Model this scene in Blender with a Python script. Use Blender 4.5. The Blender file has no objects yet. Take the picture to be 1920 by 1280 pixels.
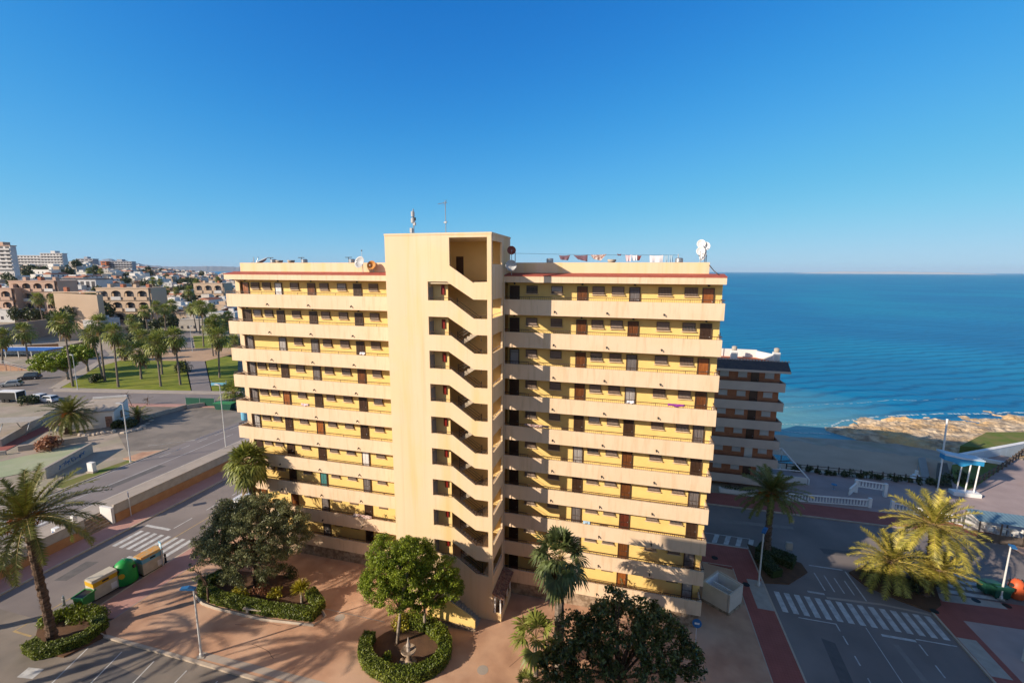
import bpy, math, random
from mathutils import Vector, Matrix
random.seed(7)
PI = math.pi
R = math.radians
S = bpy.context.scene
COL = S.collection
rnd = random.uniform
# ------------------------------------------------------------------ camera
YAW, PIT, ROL, FPX = R(14.566), R(9.015), R(0.224), 832.911
CAM = Vector((0.0, -35.938, 29.74))
W_ = Vector((-math.sin(YAW)*math.cos(PIT), math.cos(YAW)*math.cos(PIT), -math.sin(PIT)))
R0 = Vector((math.cos(YAW), math.sin(YAW), 0)); U0 = R0.cross(W_)
R_ = math.cos(ROL)*R0 + math.sin(ROL)*U0
U_ = -math.sin(ROL)*R0 + math.cos(ROL)*U0
def ray(px, py): return W_ + (px-960)/FPX*R_ + (640-py)/FPX*U_
def G(px, py, z=0.0):
    d = ray(px, py); return CAM + d*((z-CAM.z)/d.z)
def GY(px, py, y):
    d = ray(px, py); return CAM + d*((y-CAM.y)/d.y)
def proj(p):
    d = Vector(p)-CAM; k = d.dot(W_); return 960+FPX*d.dot(R_)/k, 640-FPX*d.dot(U_)/k
def scale_at(p): return (Vector(p)-CAM).dot(W_)/FPX
def zat(x, y, py):
    lo, hi = -10.0, 120.0
    for _ in range(50):
        m = (lo+hi)/2
        if proj((x, y, m))[1] > py: lo = m
        else: hi = m
    return (lo+hi)/2
FH = Vector((W_.x, W_.y, 0)).normalized()
def onplane(foot, px, py):
    d = ray(px, py); k = (Vector(foot)-CAM).dot(FH)/d.dot(FH); return CAM+d*k
cd = bpy.data.cameras.new('camera'); cam = bpy.data.objects.new('camera', cd); COL.objects.link(cam)
cd.sensor_width = 36; cd.lens = FPX/1920*36; cd.clip_end = 90000; cd.clip_start = 0.1
M = Matrix((R_, U_, -W_)).transposed().to_4x4(); M.translation = CAM; cam.matrix_world = M
S.camera = cam
# ------------------------------------------------------------------ light
SAZ, SEL = R(41), R(22.8)          # light travels toward +X,+Y
sd = bpy.data.lights.new('sun', 'SUN'); sun = bpy.data.objects.new('sun', sd); COL.objects.link(sun)
sd.energy = 3.6; sd.angle = R(0.53); sd.color = (1.0, 0.85, 0.68)
tosun = Vector((-math.cos(SAZ)*math.cos(SEL), -math.sin(SAZ)*math.cos(SEL), math.sin(SEL)))
sun.rotation_euler = tosun.to_track_quat('Z', 'Y').to_euler(); sun.location = (0, 0, 80)
w = bpy.data.worlds.new("World"); S.world = w; w.use_nodes = True
nt = w.node_tree; bg = nt.nodes['Background']; sky = nt.nodes.new('ShaderNodeTexSky')
sky.sky_type = 'NISHITA'; sky.sun_disc = False; sky.sun_elevation = SEL
sky.sun_rotation = math.atan2(tosun.x, tosun.y)
sky.altitude = 0; sky.air_density = 0.75; sky.dust_density = 0.35; sky.ozone_density = 3.5
hs = nt.nodes.new('ShaderNodeHueSaturation'); hs.inputs['Saturation'].default_value = 1.1
nt.links.new(sky.outputs[0], hs.inputs['Color'])
def vmul(src, k):
    v = nt.nodes.new('ShaderNodeVectorMath'); v.operation = 'SCALE'; v.inputs['Scale'].default_value = k; nt.links.new(src, v.inputs[0]); return v.outputs[0]
cu = nt.nodes.new('ShaderNodeRGBCurve'); cu.mapping.use_clip = False; cu.mapping.extend = 'EXTRAPOLATED'
for ch, pts in ((0, ((0,0),(.0075,.0),(.05,.006),(.16,.05),(.5,.16),(.85,.22),(1.6,.23))), (1, ((0,0),(.1,.07),(.265,.185),(.5,.27),(.85,.325),(1.6,.35))), (2, ((0,0),(.25,.265),(.5,.385),(.85,.42),(1.6,.46)))):
    c_ = cu.mapping.curves[ch]
    for i_, p_ in enumerate(pts):
        if i_ == 0: c_.points[0].location = p_
        elif i_ == len(pts)-1: c_.points[-1].location = p_
        else: c_.points.new(*p_)
cu.mapping.update()
nt.links.new(vmul(hs.outputs[0], 0.12), cu.inputs['Color']); 
# deep-blue grading in view; paler sky added overhead and behind camera to fill shade
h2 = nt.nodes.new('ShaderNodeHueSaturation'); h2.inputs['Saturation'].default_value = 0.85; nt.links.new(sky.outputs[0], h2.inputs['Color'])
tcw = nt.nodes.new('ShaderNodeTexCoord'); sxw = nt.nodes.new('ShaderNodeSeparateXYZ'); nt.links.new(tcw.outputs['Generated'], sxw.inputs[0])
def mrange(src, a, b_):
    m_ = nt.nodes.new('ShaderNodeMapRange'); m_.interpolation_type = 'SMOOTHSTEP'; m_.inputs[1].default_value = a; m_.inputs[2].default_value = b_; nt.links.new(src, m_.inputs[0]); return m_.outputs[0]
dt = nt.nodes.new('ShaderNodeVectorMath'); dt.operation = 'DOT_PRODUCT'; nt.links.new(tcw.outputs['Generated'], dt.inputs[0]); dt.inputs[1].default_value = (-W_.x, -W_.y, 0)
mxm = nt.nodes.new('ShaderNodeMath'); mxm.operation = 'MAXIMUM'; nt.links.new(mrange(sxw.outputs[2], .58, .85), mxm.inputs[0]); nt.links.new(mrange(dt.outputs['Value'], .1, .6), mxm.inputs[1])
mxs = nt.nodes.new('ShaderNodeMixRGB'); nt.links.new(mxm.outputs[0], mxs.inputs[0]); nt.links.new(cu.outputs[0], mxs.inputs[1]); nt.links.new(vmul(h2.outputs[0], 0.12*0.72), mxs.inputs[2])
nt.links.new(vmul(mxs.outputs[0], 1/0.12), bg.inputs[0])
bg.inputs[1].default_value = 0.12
S.view_settings.view_transform = 'Standard'; S.view_settings.look = 'None'
S.view_settings.gamma = 1; S.view_settings.exposure = 1.0
S.cycles.max_bounces = 6; S.cycles.transparent_max_bounces = 4; S.cycles.caustics_reflective = False
# ------------------------------------------------------------------ materials
def mat(name, c, rough=0.8, c2=None, sc=1.0, amt=0.5, bump=0.0, bsc=20.0, stretch=(1,1,1), metal=0.0, island=0.0, spec=0.3, detail=5, trans=0.0, c3=None, sc3=0.1, amt3=0.5, bdist=0.02):
    m = bpy.data.materials.new(name); m.use_nodes = True; t = m.node_tree; n = t.nodes; L = t.links
    b = n['Principled BSDF']; b.inputs['Roughness'].default_value = rough; b.inputs['Metallic'].default_value = metal
    b.inputs['Specular IOR Level'].default_value = spec
    tc = n.new('ShaderNodeTexCoord'); mp = n.new('ShaderNodeMapping'); mp.inputs['Scale'].default_value = stretch
    L.new(tc.outputs['Object'], mp.inputs[0])
    out = None
    if c2 is None: c2 = tuple(x*0.86 for x in c)
    nz = n.new('ShaderNodeTexNoise'); nz.inputs['Scale'].default_value = sc; nz.inputs['Detail'].default_value = detail
    L.new(mp.outputs[0], nz.inputs[0])
    cr = n.new('ShaderNodeValToRGB'); cr.color_ramp.elements[0].position = 0.5-0.28*(1.01-amt)-.04; cr.color_ramp.elements[1].position = 0.5+0.28*(1.01-amt)+.04
    cr.color_ramp.elements[0].color = (*c, 1); cr.color_ramp.elements[1].color = (*c2, 1)
    L.new(nz.outputs[0], cr.inputs[0]); out = cr.outputs[0]
    if c3 is not None:
        nz3 = n.new('ShaderNodeTexNoise'); nz3.inputs['Scale'].default_value = sc3; nz3.inputs['Detail'].default_value = 4
        L.new(tc.outputs['Object'], nz3.inputs[0])
        r3 = n.new('ShaderNodeValToRGB'); r3.color_ramp.elements[0].position = 0.45; r3.color_ramp.elements[1].position = 0.62
        L.new(nz3.outputs[0], r3.inputs[0])
        ml = n.new('ShaderNodeMath'); ml.operation = 'MULTIPLY'; ml.inputs[1].default_value = amt3; L.new(r3.outputs[0], ml.inputs[0])
        mx = n.new('ShaderNodeMixRGB'); L.new(ml.outputs[0], mx.inputs[0]); L.new(out, mx.inputs[1]); mx.inputs[2].default_value = (*c3, 1); out = mx.outputs[0]
    if island > 0:
        g = n.new('ShaderNodeNewGeometry'); h = n.new('ShaderNodeHueSaturation')
        mr = n.new('ShaderNodeMapRange'); mr.inputs[3].default_value = 1-island; mr.inputs[4].default_value = 1+island
        L.new(g.outputs['Random Per Island'], mr.inputs[0]); L.new(mr.outputs[0], h.inputs['Value']); L.new(out, h.inputs['Color']); out = h.outputs[0]
    L.new(out, b.inputs['Base Color'])
    if bump > 0:
        nb = n.new('ShaderNodeTexNoise'); nb.inputs['Scale'].default_value = bsc; nb.inputs['Detail'].default_value = 3; L.new(mp.outputs[0], nb.inputs[0])
        bp = n.new('ShaderNodeBump'); bp.inputs['Strength'].default_value = bump; bp.inputs['Distance'].default_value = bdist
        L.new(nb.outputs[0], bp.inputs['Height']); L.new(bp.outputs[0], b.inputs['Normal'])
    if trans > 0:
        tr = n.new('ShaderNodeBsdfTranslucent'); L.new(out, tr.inputs[0]); ms = n.new('ShaderNodeMixShader'); ms.inputs[0].default_value = trans
        L.new(b.outputs[0], ms.inputs[1]); L.new(tr.outputs[0], ms.inputs[2]); L.new(ms.outputs[0], n['Material Output'].inputs[0])
    return m
def streaks(m, c, fac=0.5, sx=2.5, sz=0.08, lo=0.52, hi=0.72, seed=0.0):
    t = m.node_tree; n = t.nodes; L = t.links; b = n['Principled BSDF']; src = b.inputs['Base Color'].links[0].from_socket
    tc = n.new('ShaderNodeTexCoord'); mp = n.new('ShaderNodeMapping'); mp.inputs['Scale'].default_value = (sx,sx,sz); mp.inputs['Location'].default_value = (seed,seed,seed); L.new(tc.outputs['Object'], mp.inputs[0])
    nz = n.new('ShaderNodeTexNoise'); nz.inputs['Scale'].default_value = 1; nz.inputs['Detail'].default_value = 4; L.new(mp.outputs[0], nz.inputs[0])
    mr = n.new('ShaderNodeMapRange'); mr.inputs[1].default_value = lo; mr.inputs[2].default_value = hi; mr.inputs[3].default_value = 0; mr.inputs[4].default_value = fac; L.new(nz.outputs[0], mr.inputs[0])
    mx = n.new('ShaderNodeMixRGB'); L.new(mr.outputs[0], mx.inputs[0]); L.new(src, mx.inputs[1]); mx.inputs[2].default_value = (*c, 1); L.new(mx.outputs[0], b.inputs['Base Color']); return m
def stripes(m, axis, scale, c, fac=0.5, thick=0.5, coord='Object'):
    """mix a regular line pattern (joints, slats, tiles) into a material's colour"""
    t = m.node_tree; n = t.nodes; L = t.links; b = n['Principled BSDF']
    src = b.inputs['Base Color'].links[0].from_socket
    tc = n.new('ShaderNodeTexCoord'); sx = n.new('ShaderNodeSeparateXYZ'); L.new(tc.outputs[coord], sx.inputs[0])
    a = n.new('ShaderNodeMath'); a.operation = 'MULTIPLY'; a.inputs[1].default_value = scale; L.new(sx.outputs[axis], a.inputs[0])
    fr = n.new('ShaderNodeMath'); fr.operation = 'FRACT'; L.new(a.outputs[0], fr.inputs[0])
    lt = n.new('ShaderNodeMath'); lt.operation = 'LESS_THAN'; lt.inputs[1].default_value = thick; L.new(fr.outputs[0], lt.inputs[0])
    ml = n.new('ShaderNodeMath'); ml.operation = 'MULTIPLY'; ml.inputs[1].default_value = fac; L.new(lt.outputs[0], ml.inputs[0])
    mx = n.new('ShaderNodeMixRGB'); L.new(ml.outputs[0], mx.inputs[0]); L.new(src, mx.inputs[1]); mx.inputs[2].default_value = (*c, 1)
    L.new(mx.outputs[0], b.inputs['Base Color']); return m
m_band = mat('band_render', (0.74,0.56,0.39), 0.85, (0.70,0.52,0.35), 0.9, 0.3, 0.25, 30, (1,1,0.18), c3=(0.64,0.47,0.27), sc3=0.5, amt3=0.25); streaks(m_band, (0.52,0.37,0.21), 0.5, 3.0, 0.35); streaks(m_band, (0.36,0.28,0.2), 0.35, 9.0, 0.5, .58, .75, 3)
m_tower = mat('tower_render', (0.76,0.57,0.38), 0.85, (0.73,0.535,0.34), 0.55, 0.3, 0.3, 25, (1.6,1.6,0.06), c3=(0.73,0.55,0.28), sc3=0.33, amt3=0.35); streaks(m_tower, (0.70,0.47,0.17), 0.6, 1.1, 0.07, .5, .72, 5); streaks(m_tower, (0.6,0.42,0.24), 0.35, 5.0, 0.12, .56, .74, 9)
m_wall = mat('wall_yellow', (0.80,0.58,0.21), 0.9, (0.74,0.52,0.18), 1.2, 0.4, 0.8, 14)
m_wall_in = mat('wall_inner_yellow', (0.84,0.60,0.26), 0.9, (0.78,0.55,0.23), 1.0, 0.4, 0.4, 20)
m_ceil = mat('ceiling_cream', (0.78,0.62,0.4), 0.9)
m_floor = mat('corridor_floor', (0.36,0.2,0.11), 0.8)
m_redroof = mat('red_roof_paint', (0.40,0.10,0.065), 0.75, (0.32,0.07,0.045), 1.5)
m_cement = mat('cement', (0.42,0.38,0.33), 0.9, (0.33,0.3,0.26), 1.5, 0.4, 0.4, 12)
m_concrete = mat('concrete_light', (0.42,0.355,0.295), 0.9, (0.34,0.29,0.24), 0.8, 0.4, 0.4, 10, c3=(0.33,0.29,0.25), sc3=0.3, amt3=0.4)
m_stone = mat('stone_base', (0.36,0.27,0.19), 0.9, (0.2,0.14,0.09), 3.0, 0.8, 1.0, 3, bdist=0.05)
m_brown = mat('dark_brown_metal', (0.07,0.04,0.025), 0.5, spec=0.5)
m_shut = mat('shutter_brown', (0.22,0.15,0.105), 0.6); stripes(m_shut, 2, 22, (0.07,0.045,0.03), 0.7, 0.35)
m_shut2 = mat('shutter_grey', (0.36,0.28,0.23), 0.6); stripes(m_shut2, 2, 22, (0.12,0.09,0.07), 0.7, 0.35)
m_shutw = mat('shutter_white', (0.55,0.56,0.58), 0.6); stripes(m_shutw, 2, 18, (0.38,0.39,0.42), 0.7, 0.3)
m_door = mat('door_dark_wood', (0.075,0.035,0.02), 0.45, (0.05,0.022,0.012), 4, 0.5, spec=0.5)
m_doorO = mat('door_orange_wood', (0.33,0.11,0.025), 0.4, (0.2,0.06,0.015), 5, 0.6, stretch=(1,1,0.2), spec=0.5)
m_doorR = mat('door_red_brown', (0.26,0.045,0.02), 0.4, (0.15,0.03,0.015), 5, 0.6, spec=0.5)
m_doorW = mat('door_white', (0.7,0.68,0.66), 0.5)
m_doorG = mat('door_grey', (0.3,0.28,0.28), 0.5)
m_doorT = mat('door_teal', (0.06,0.2,0.19), 0.5)
m_glass = mat('window_glass', (0.03,0.04,0.05), 0.08, spec=0.8)
m_white = mat('white_paint', (0.78,0.77,0.75), 0.6)
m_whitew = mat('white_wall', (0.72,0.70,0.67), 0.85, (0.62,0.6,0.56), 0.5)
m_black = mat('black_plastic', (0.02,0.02,0.02), 0.5)
m_metal = mat('galvanised_metal', (0.38,0.4,0.42), 0.4, metal=0.7)
m_blue = mat('blue_paint', (0.03,0.14,0.33), 0.45)
m_pole = mat('lamp_pole_white', (0.62,0.62,0.6), 0.45)
m_redbox = mat('red_cabinet', (0.2,0.015,0.01), 0.4)
m_asph = mat('asphalt', (0.215,0.185,0.172), 0.9, (0.165,0.142,0.133), 0.35, 0.3, 0.5, 40, c3=(0.27,0.235,0.215), sc3=0.12, amt3=0.6)
m_asph2 = mat('asphalt_old', (0.22,0.19,0.16), 0.9, (0.15,0.13,0.11), 0.5, 0.4, 0.6, 30, c3=(0.29,0.245,0.2), sc3=0.2, amt3=0.6)
m_asphU = mat('asphalt_upper', (0.235,0.205,0.195), 0.9, (0.19,0.165,0.158), 0.3, 0.4, 0.3, 40)
m_plaza = mat('plaza_paving', (0.52,0.31,0.195), 0.88, (0.38,0.215,0.135), 0.7, 0.5, 0.6, 16, c3=(0.60,0.39,0.26), sc3=0.22, amt3=0.7)
m_plaza2 = mat('pale_pink_paving', (0.45,0.34,0.31), 0.88, (0.38,0.28,0.25), 0.6, 0.3)
m_pinkpav = mat('pink_pavement', (0.47,0.27,0.23), 0.88, (0.40,0.22,0.18), 0.7, 0.3)
m_redpav = mat('red_brick_pavement', (0.36,0.115,0.09), 0.88, (0.28,0.09,0.07), 1.0, 0.3); stripes(m_redpav, 0, 4.0, (0.16,0.05,0.04), 0.35, 0.12); stripes(m_redpav, 1, 4.0, (0.16,0.05,0.04), 0.35, 0.12)
m_kerb = mat('kerb_stone', (0.5,0.42,0.33), 0.9, (0.4,0.33,0.26), 2)
m_line = mat('road_marking', (0.62,0.62,0.6), 0.8, (0.4,0.4,0.39), 2.5, 0.2, c3=(0.2,0.2,0.2), sc3=1.5, amt3=0.35)
m_liney = mat('road_marking_yellow', (0.5,0.36,0.16), 0.8, (0.3,0.22,0.12), 2.5, 0.2)
m_grass = mat('lawn_grass', (0.20,0.225,0.012), 0.95, (0.12,0.155,0.01), 0.5, 0.5, 0.8, 10, c3=(0.26,0.25,0.03), sc3=0.15, amt3=0.5)
m_grassd = mat('rough_grass', (0.10,0.15,0.02), 0.95, (0.18,0.16,0.05), 0.5, 0.5, 0.8, 8)
m_soil = mat('soil', (0.14,0.075,0.04), 0.95, (0.09,0.05,0.03), 1.5, 0.4, 0.6, 8)
m_dirt = mat('pale_dirt', (0.42,0.345,0.27), 0.95, (0.31,0.25,0.2), 0.5, 0.4, 0.7, 6, c3=(0.25,0.24,0.15), sc3=0.2, amt3=0.5)
m_sand = mat('beach_sand', (0.50,0.34,0.24), 0.95, (0.42,0.29,0.20), 0.25, 0.3, 0.5, 5)
m_sandpath = mat('sandy_path', (0.48,0.32,0.2), 0.95, (0.4,0.26,0.16), 0.4)
m_rock = mat('coast_rock', (0.58,0.46,0.32), 0.95, (0.26,0.2,0.14), 0.55, 0.8, 1.0, 1.2, c3=(0.62,0.38,0.15), sc3=0.11, amt3=0.8, bdist=0.4)
m_prom = mat('promenade_paving', (0.37,0.29,0.27), 0.9, (0.31,0.24,0.225), 0.5)
m_promp = mat('promenade_pink', (0.5,0.35,0.28), 0.9, (0.43,0.29,0.23), 0.4)
m_wood = mat('grey_wood', (0.13,0.1,0.08), 0.85, (0.09,0.07,0.055), 3)
m_board = mat('boardwalk', (0.33,0.3,0.27), 0.85); stripes(m_board, 1, 3, (0.18,0.16,0.15), 0.6, 0.15)
m_brick = mat('facing_brick', (0.46,0.19,0.10), 0.9, (0.36,0.14,0.075), 2); stripes(m_brick, 2, 5, (0.4,0.25,0.18), 0.3, 0.12)
m_bband = mat('grey_cream_render', (0.52,0.43,0.37), 0.9, (0.46,0.38,0.33), 0.8)
m_slate = mat('dark_roof_tiles', (0.05,0.05,0.06), 0.8, (0.08,0.07,0.07), 3)
m_terra = mat('terracotta_floor', (0.5,0.16,0.08), 0.85, (0.42,0.13,0.07), 1)
m_tile = mat('clay_roof_tiles', (0.36,0.2,0.13), 0.85, (0.2,0.1,0.07), 4, 0.7)
m_bark = mat('palm_bark', (0.17,0.11,0.075), 0.95, (0.07,0.045,0.03), 3, 0.7, 1.0, 6, (1,1,3), bdist=0.08)
m_barkl = mat('pale_bark', (0.33,0.27,0.21), 0.95, (0.2,0.16,0.12), 3, 0.7, 0.6, 8, (1,1,2))
m_barkg = mat('fan_palm_bark', (0.25,0.2,0.16), 0.95, (0.14,0.11,0.085), 2, 0.7, 0.8, 4, (1,1,4), bdist=0.05)
def leaf(name, c, c2, isl=0.35, trans=0.25, rough=0.5, sc=0.6): return mat(name, c, rough, c2, sc, 0.3, island=isl, trans=trans, spec=0.4)
m_dleaf = leaf('date_palm_leaf', (0.21,0.20,0.035), (0.11,0.13,0.025))
m_dleafg = leaf('golden_date_palm_leaf', (0.44,0.36,0.06), (0.20,0.20,0.035), 0.6)
m_fleaf = leaf('fan_palm_leaf', (0.30,0.31,0.06), (0.13,0.17,0.035))
m_fleafd = leaf('dark_fan_palm_leaf', (0.13,0.16,0.05), (0.06,0.09,0.03))
m_skirt = leaf('dead_palm_leaf', (0.36,0.25,0.12), (0.22,0.15,0.07))
m_olive = leaf('dark_grey_green_leaf', (0.23,0.24,0.10), (0.12,0.14,0.06), 0.55)
m_pine = leaf('bright_green_leaf', (0.29,0.35,0.03), (0.13,0.19,0.015), 0.5)
m_ficus = leaf('glossy_dark_leaf', (0.12,0.14,0.04), (0.055,0.075,0.02), 0.7, 0.2, 0.3)
m_hedge = leaf('hedge_leaf', (0.19,0.22,0.015), (0.09,0.13,0.01), 0.4)
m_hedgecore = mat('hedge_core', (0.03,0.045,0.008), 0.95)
m_dkleaf = leaf('shrub_leaf_dark', (0.08,0.095,0.03), (0.04,0.055,0.018), 0.5)
m_ygleaf = leaf('yellow_green_leaf', (0.42,0.34,0.02), (0.24,0.24,0.02), 0.4)
m_dry = leaf('dry_twigs', (0.35,0.14,0.06), (0.2,0.09,0.05), 0.4)
m_fruit = mat('orange_date_stalks', (0.55,0.17,0.02), 0.6, island=0.3)
m_petiole = mat('palm_stalk', (0.3,0.22,0.07), 0.6)
# ------------------------------------------------------------------ mesh builder
class MB:
    def __init__(s): s.v = []; s.f = []; s.mi = []
    def add(s, vs, fs, m=0):
        o = len(s.v); s.v += [tuple(v) for v in vs]; s.f += [tuple(i+o for i in f) for f in fs]; s.mi += [m]*len(fs); return s
    def box(s, x0, x1, y0, y1, z0, z1, m=0):
        return s.add([(x0,y0,z0),(x1,y0,z0),(x1,y1,z0),(x0,y1,z0),(x0,y0,z1),(x1,y0,z1),(x1,y1,z1),(x0,y1,z1)],
              [(0,3,2,1),(4,5,6,7),(0,1,5,4),(1,2,6,5),(2,3,7,6),(3,0,4,7)], m)
    def obox(s, c, sx, sy, z0, z1, rz=0, m=0, taper=1.0):
        ca, sa = math.cos(rz), math.sin(rz); vs = []
        for z, k in ((z0,1),(z1,taper)):
            for a, b in ((-1,-1),(1,-1),(1,1),(-1,1)):
                x, y = a*sx/2*k, b*sy/2*k; vs.append((c[0]+x*ca-y*sa, c[1]+x*sa+y*ca, z))
        return s.add(vs, [(0,3,2,1),(4,5,6,7),(0,1,5,4),(1,2,6,5),(2,3,7,6),(3,0,4,7)], m)
    def prism(s, poly, axis, a, b, m=0):
        """poly in the two other axes (x,z for axis y; x,y for axis z; y,z for axis x)"""
        n = len(poly)
        mk = {1: lambda p,t:(p[0],t,p[1]), 2: lambda p,t:(p[0],p[1],t), 0: lambda p,t:(t,p[0],p[1])}[axis]
        vs = [mk(p,a) for p in poly]+[mk(p,b) for p in poly]
        fs = [tuple(range(n)), tuple(range(2*n-1, n-1, -1))]+[(i,i+n,(i+1)%n+n,(i+1)%n) for i in range(n)]
        return s.add(vs, fs, m)
    def tube(s, pts, rad, n=8, m=0, cap=True, wob=0):
        pts = [Vector(p) for p in pts]; o = len(s.v); K = len(pts)
        if not hasattr(rad, '__len__'): rad = [rad]*K
        for i, p in enumerate(pts):
            d = (pts[min(i+1,K-1)]-pts[max(i-1,0)]).normalized()
            a = d.cross(Vector((0.13,0.99,0.02)) if abs(d.y) < 0.9 else Vector((1,0,0))).normalized(); b = d.cross(a)
            for j in range(n):
                t = 2*PI*j/n; r = rad[i]*(1+rnd(-wob,wob)); s.v.append(tuple(p+a*math.cos(t)*r+b*math.sin(t)*r))
        for i in range(K-1):
            for j in range(n):
                s.f.append((o+i*n+j, o+i*n+(j+1)%n, o+(i+1)*n+(j+1)%n, o+(i+1)*n+j)); s.mi.append(m)
        if cap:
            s.f.append(tuple(o+j for j in range(n-1,-1,-1))); s.mi.append(m)
            s.f.append(tuple(o+(K-1)*n+j for j in range(n))); s.mi.append(m)
        return s
    def lathe(s, c, prof, n=16, m=0, rz=0, axis=None):
        """prof = [(r,z)...] round the vertical through c, or round `axis`"""
        o = len(s.v); q = Vector(axis).to_track_quat('Z','Y') if axis is not None else None
        for r, z in prof:
            for j in range(n):
                t = 2*PI*j/n; p = Vector((r*math.cos(t), r*math.sin(t), z))
                if q: p = q @ p
                s.v.append(tuple(p+Vector(c)))
        for i in range(len(prof)-1):
            for j in range(n):
                s.f.append((o+i*n+j, o+i*n+(j+1)%n, o+(i+1)*n+(j+1)%n, o+(i+1)*n+j)); s.mi.append(m)
        s.f.append(tuple(o+j for j in range(n-1,-1,-1))); s.mi.append(m)
        s.f.append(tuple(o+(len(prof)-1)*n+j for j in range(n))); s.mi.append(m)
        return s
    def build(s, name, mats, parent=None, world=True, smooth=False, origin=None):
        me = bpy.data.meshes.new(name)
        if not isinstance(mats, (list, tuple)): mats = [mats]
        o = Vector((0,0,0))
        if origin is not None: o = Vector(origin)
        elif parent is not None and world:
            p = parent
            while p is not None: o = o+p.location; p = p.parent
        vs = s.v if o.length == 0 else [(v[0]-o.x, v[1]-o.y, v[2]-o.z) for v in s.v]
        me.from_pydata(vs, [], s.f)
        for m in mats: me.materials.append(m)
        if len(mats) > 1: me.polygons.foreach_set('material_index', s.mi)
        if smooth: me.polygons.foreach_set('use_smooth', [True]*len(s.f))
        me.update()
        ob = bpy.data.objects.new(name, me); COL.objects.link(ob)
        if parent is not None: ob.parent = parent
        elif origin is not None: ob.location = o
        return ob
def tag(o, label, cat, group=None):
    o['label'] = label; o['category'] = cat
    if group: o['group'] = group
    return o
def thing(name, label, cat, loc=(0,0,0), rz=0, group=None):
    o = bpy.data.objects.new(name, None); COL.objects.link(o); o.location = loc; o.rotation_euler = (0,0,rz)
    o.empty_display_size = 0.3
    return tag(o, label, cat, group)
def struct(name, mb, m, kind='structure'):
    o = mb.build(name, m); o['kind'] = kind; return o
def dup(o, parent=None, loc=None, rz=None, label=None, group=None, sc=None):
    c = o.copy(); COL.objects.link(c)
    if parent is not None: c.parent = parent
    if loc is not None: c.location = loc
    if rz is not None: c.rotation_euler = (0,0,rz)
    if sc is not None: c.scale = sc if hasattr(sc,'__len__') else (sc,sc,sc)
    if label: c['label'] = label
    if group: c['group'] = group
    for ch in list(o.children): dup(ch, c)
    return c
def rect(x0, x1, y0, y1): return [(x0,y0),(x1,y0),(x1,y1),(x0,y1)]
# ================================================================== yellow apartment block
XL, XTL, XTR, XR = -38.9, -18.95, -10.045, 7.01
TY, TB = -3.5, 2.0
WY = 1.3
FP = 2.75
def ZK(k): return 27.40-FP*k
B = thing('apartment_building', 'long cream and yellow apartment block with open galleries and a tall stair tower', 'apartment building', (-16, 6, 0))
# --- main wall (behind the galleries) and roof
mb = MB()
mb.box(-38.2, XTL, WY, 12, 1.2, 29.5)
mb.box(XTR, 7.0, WY, 12, 1.2, 29.5)
mb.box(XTL, XTR, 2.0, 12, 0, 29.5)
wall = mb.build('wall', m_wall, B)
mb = MB(); mb.box(-38.1, XTL+.5, 0.16, 11.9, -0.2, 1.38); mb.box(XTR, 6.9, 0.12, 11.9, -0.2, 1.38)
mb.build('stone_base', m_stone, B)
# end piers at the left end
mb = MB()
for k in range(10):
    z = ZK(k); mb.box(-38.75, -38.2, WY-0.25, WY+.3, z-0.95, z+1.47 if k else 28.8)
mb.build('end_wall', m_tower, B)
# --- galleries
def gallery(x0, x1, k, leftend, rightend):
    z = ZK(k); mb = MB(); zb = z-1.28
    mb.box(x0, x1, 0.0, 0.15, zb, z)
    a, b_ = x0, x1
    if leftend: mb.box(x0, x0+.15, 0.15, WY+1.9, zb, z)
    if rightend: mb.box(x1-.15, x1, 0.15, WY-.01, zb, z)
    return mb.build('gallery_parapet', m_band, B)
def slab(x0, x1, k):
    z = ZK(k)-0.95; mb = MB(); mb.box(x0, x1, 0.152, WY-.002, z-.22, z)
    if x0 < -30: mb.box(x0, -38.76, WY, WY+1.9, z-.22, z)
    return mb.build('gallery_floor', [m_floor], B)
def railing(x0, x1, k, le, re):
    z = ZK(k); mb = MB()
    mb.box(x0, x1, 0.05, 0.10, z+0.21, z+0.255)
    n = int((x1-x0)/0.16)
    for i in range(n+1):
        x = x0+.05+i*(x1-x0-.1)/n; big = (i % 13 == 0); t = .02 if big else .007
        mb.box(x-t, x+t, 0.065, 0.065+2*t*.7, z-.01, z+0.21)
    for c, on in ((x0+.05, le), (x1-.10, re)):
        if on:
            ye = WY+1.8 if c < -30 else WY-.02
            mb.box(c, c+.05, 0.1, ye, z+0.21, z+0.255)
            y = .3
            while y < ye: mb.box(c+.015, c+.035, y, y+.02, z-.01, z+.21); y += .3
    return mb.build('railing', m_brown, B)
for k in range(10):
    le = -38.9
    p = gallery(le, XTL+.3, k, True, False); gallery(XTR, XR, k, False, True)
    slab(le+.16, XTL+.3, k); slab(XTR, XR-.16, k)
    railing(le, XTL, k, True, False); railing(XTR+.02, XR, k, False, True)
# ceiling lamps & drain spouts
sp0 = MB(); sp0.tube([(0,0,.05),(0,-.12,.04),(0,-.16,-.05)], .045, 8); sp0.tube([(0,0,.05),(0,-.05,.05)], .07, 8)
src = None
for k in range(10):
    for x in (-34.0,-29.3,-24.7,-5.77,-1.53,2.74):
        if k == 9 and x < -10: continue
        loc = Vector((x+rnd(-.05,.05), 0, ZK(k)-0.98))-B.location
        if src is None: src = sp0.build('drain_spout', m_black, B, world=False); src.location = loc
        else: dup(src, B, loc)
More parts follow.
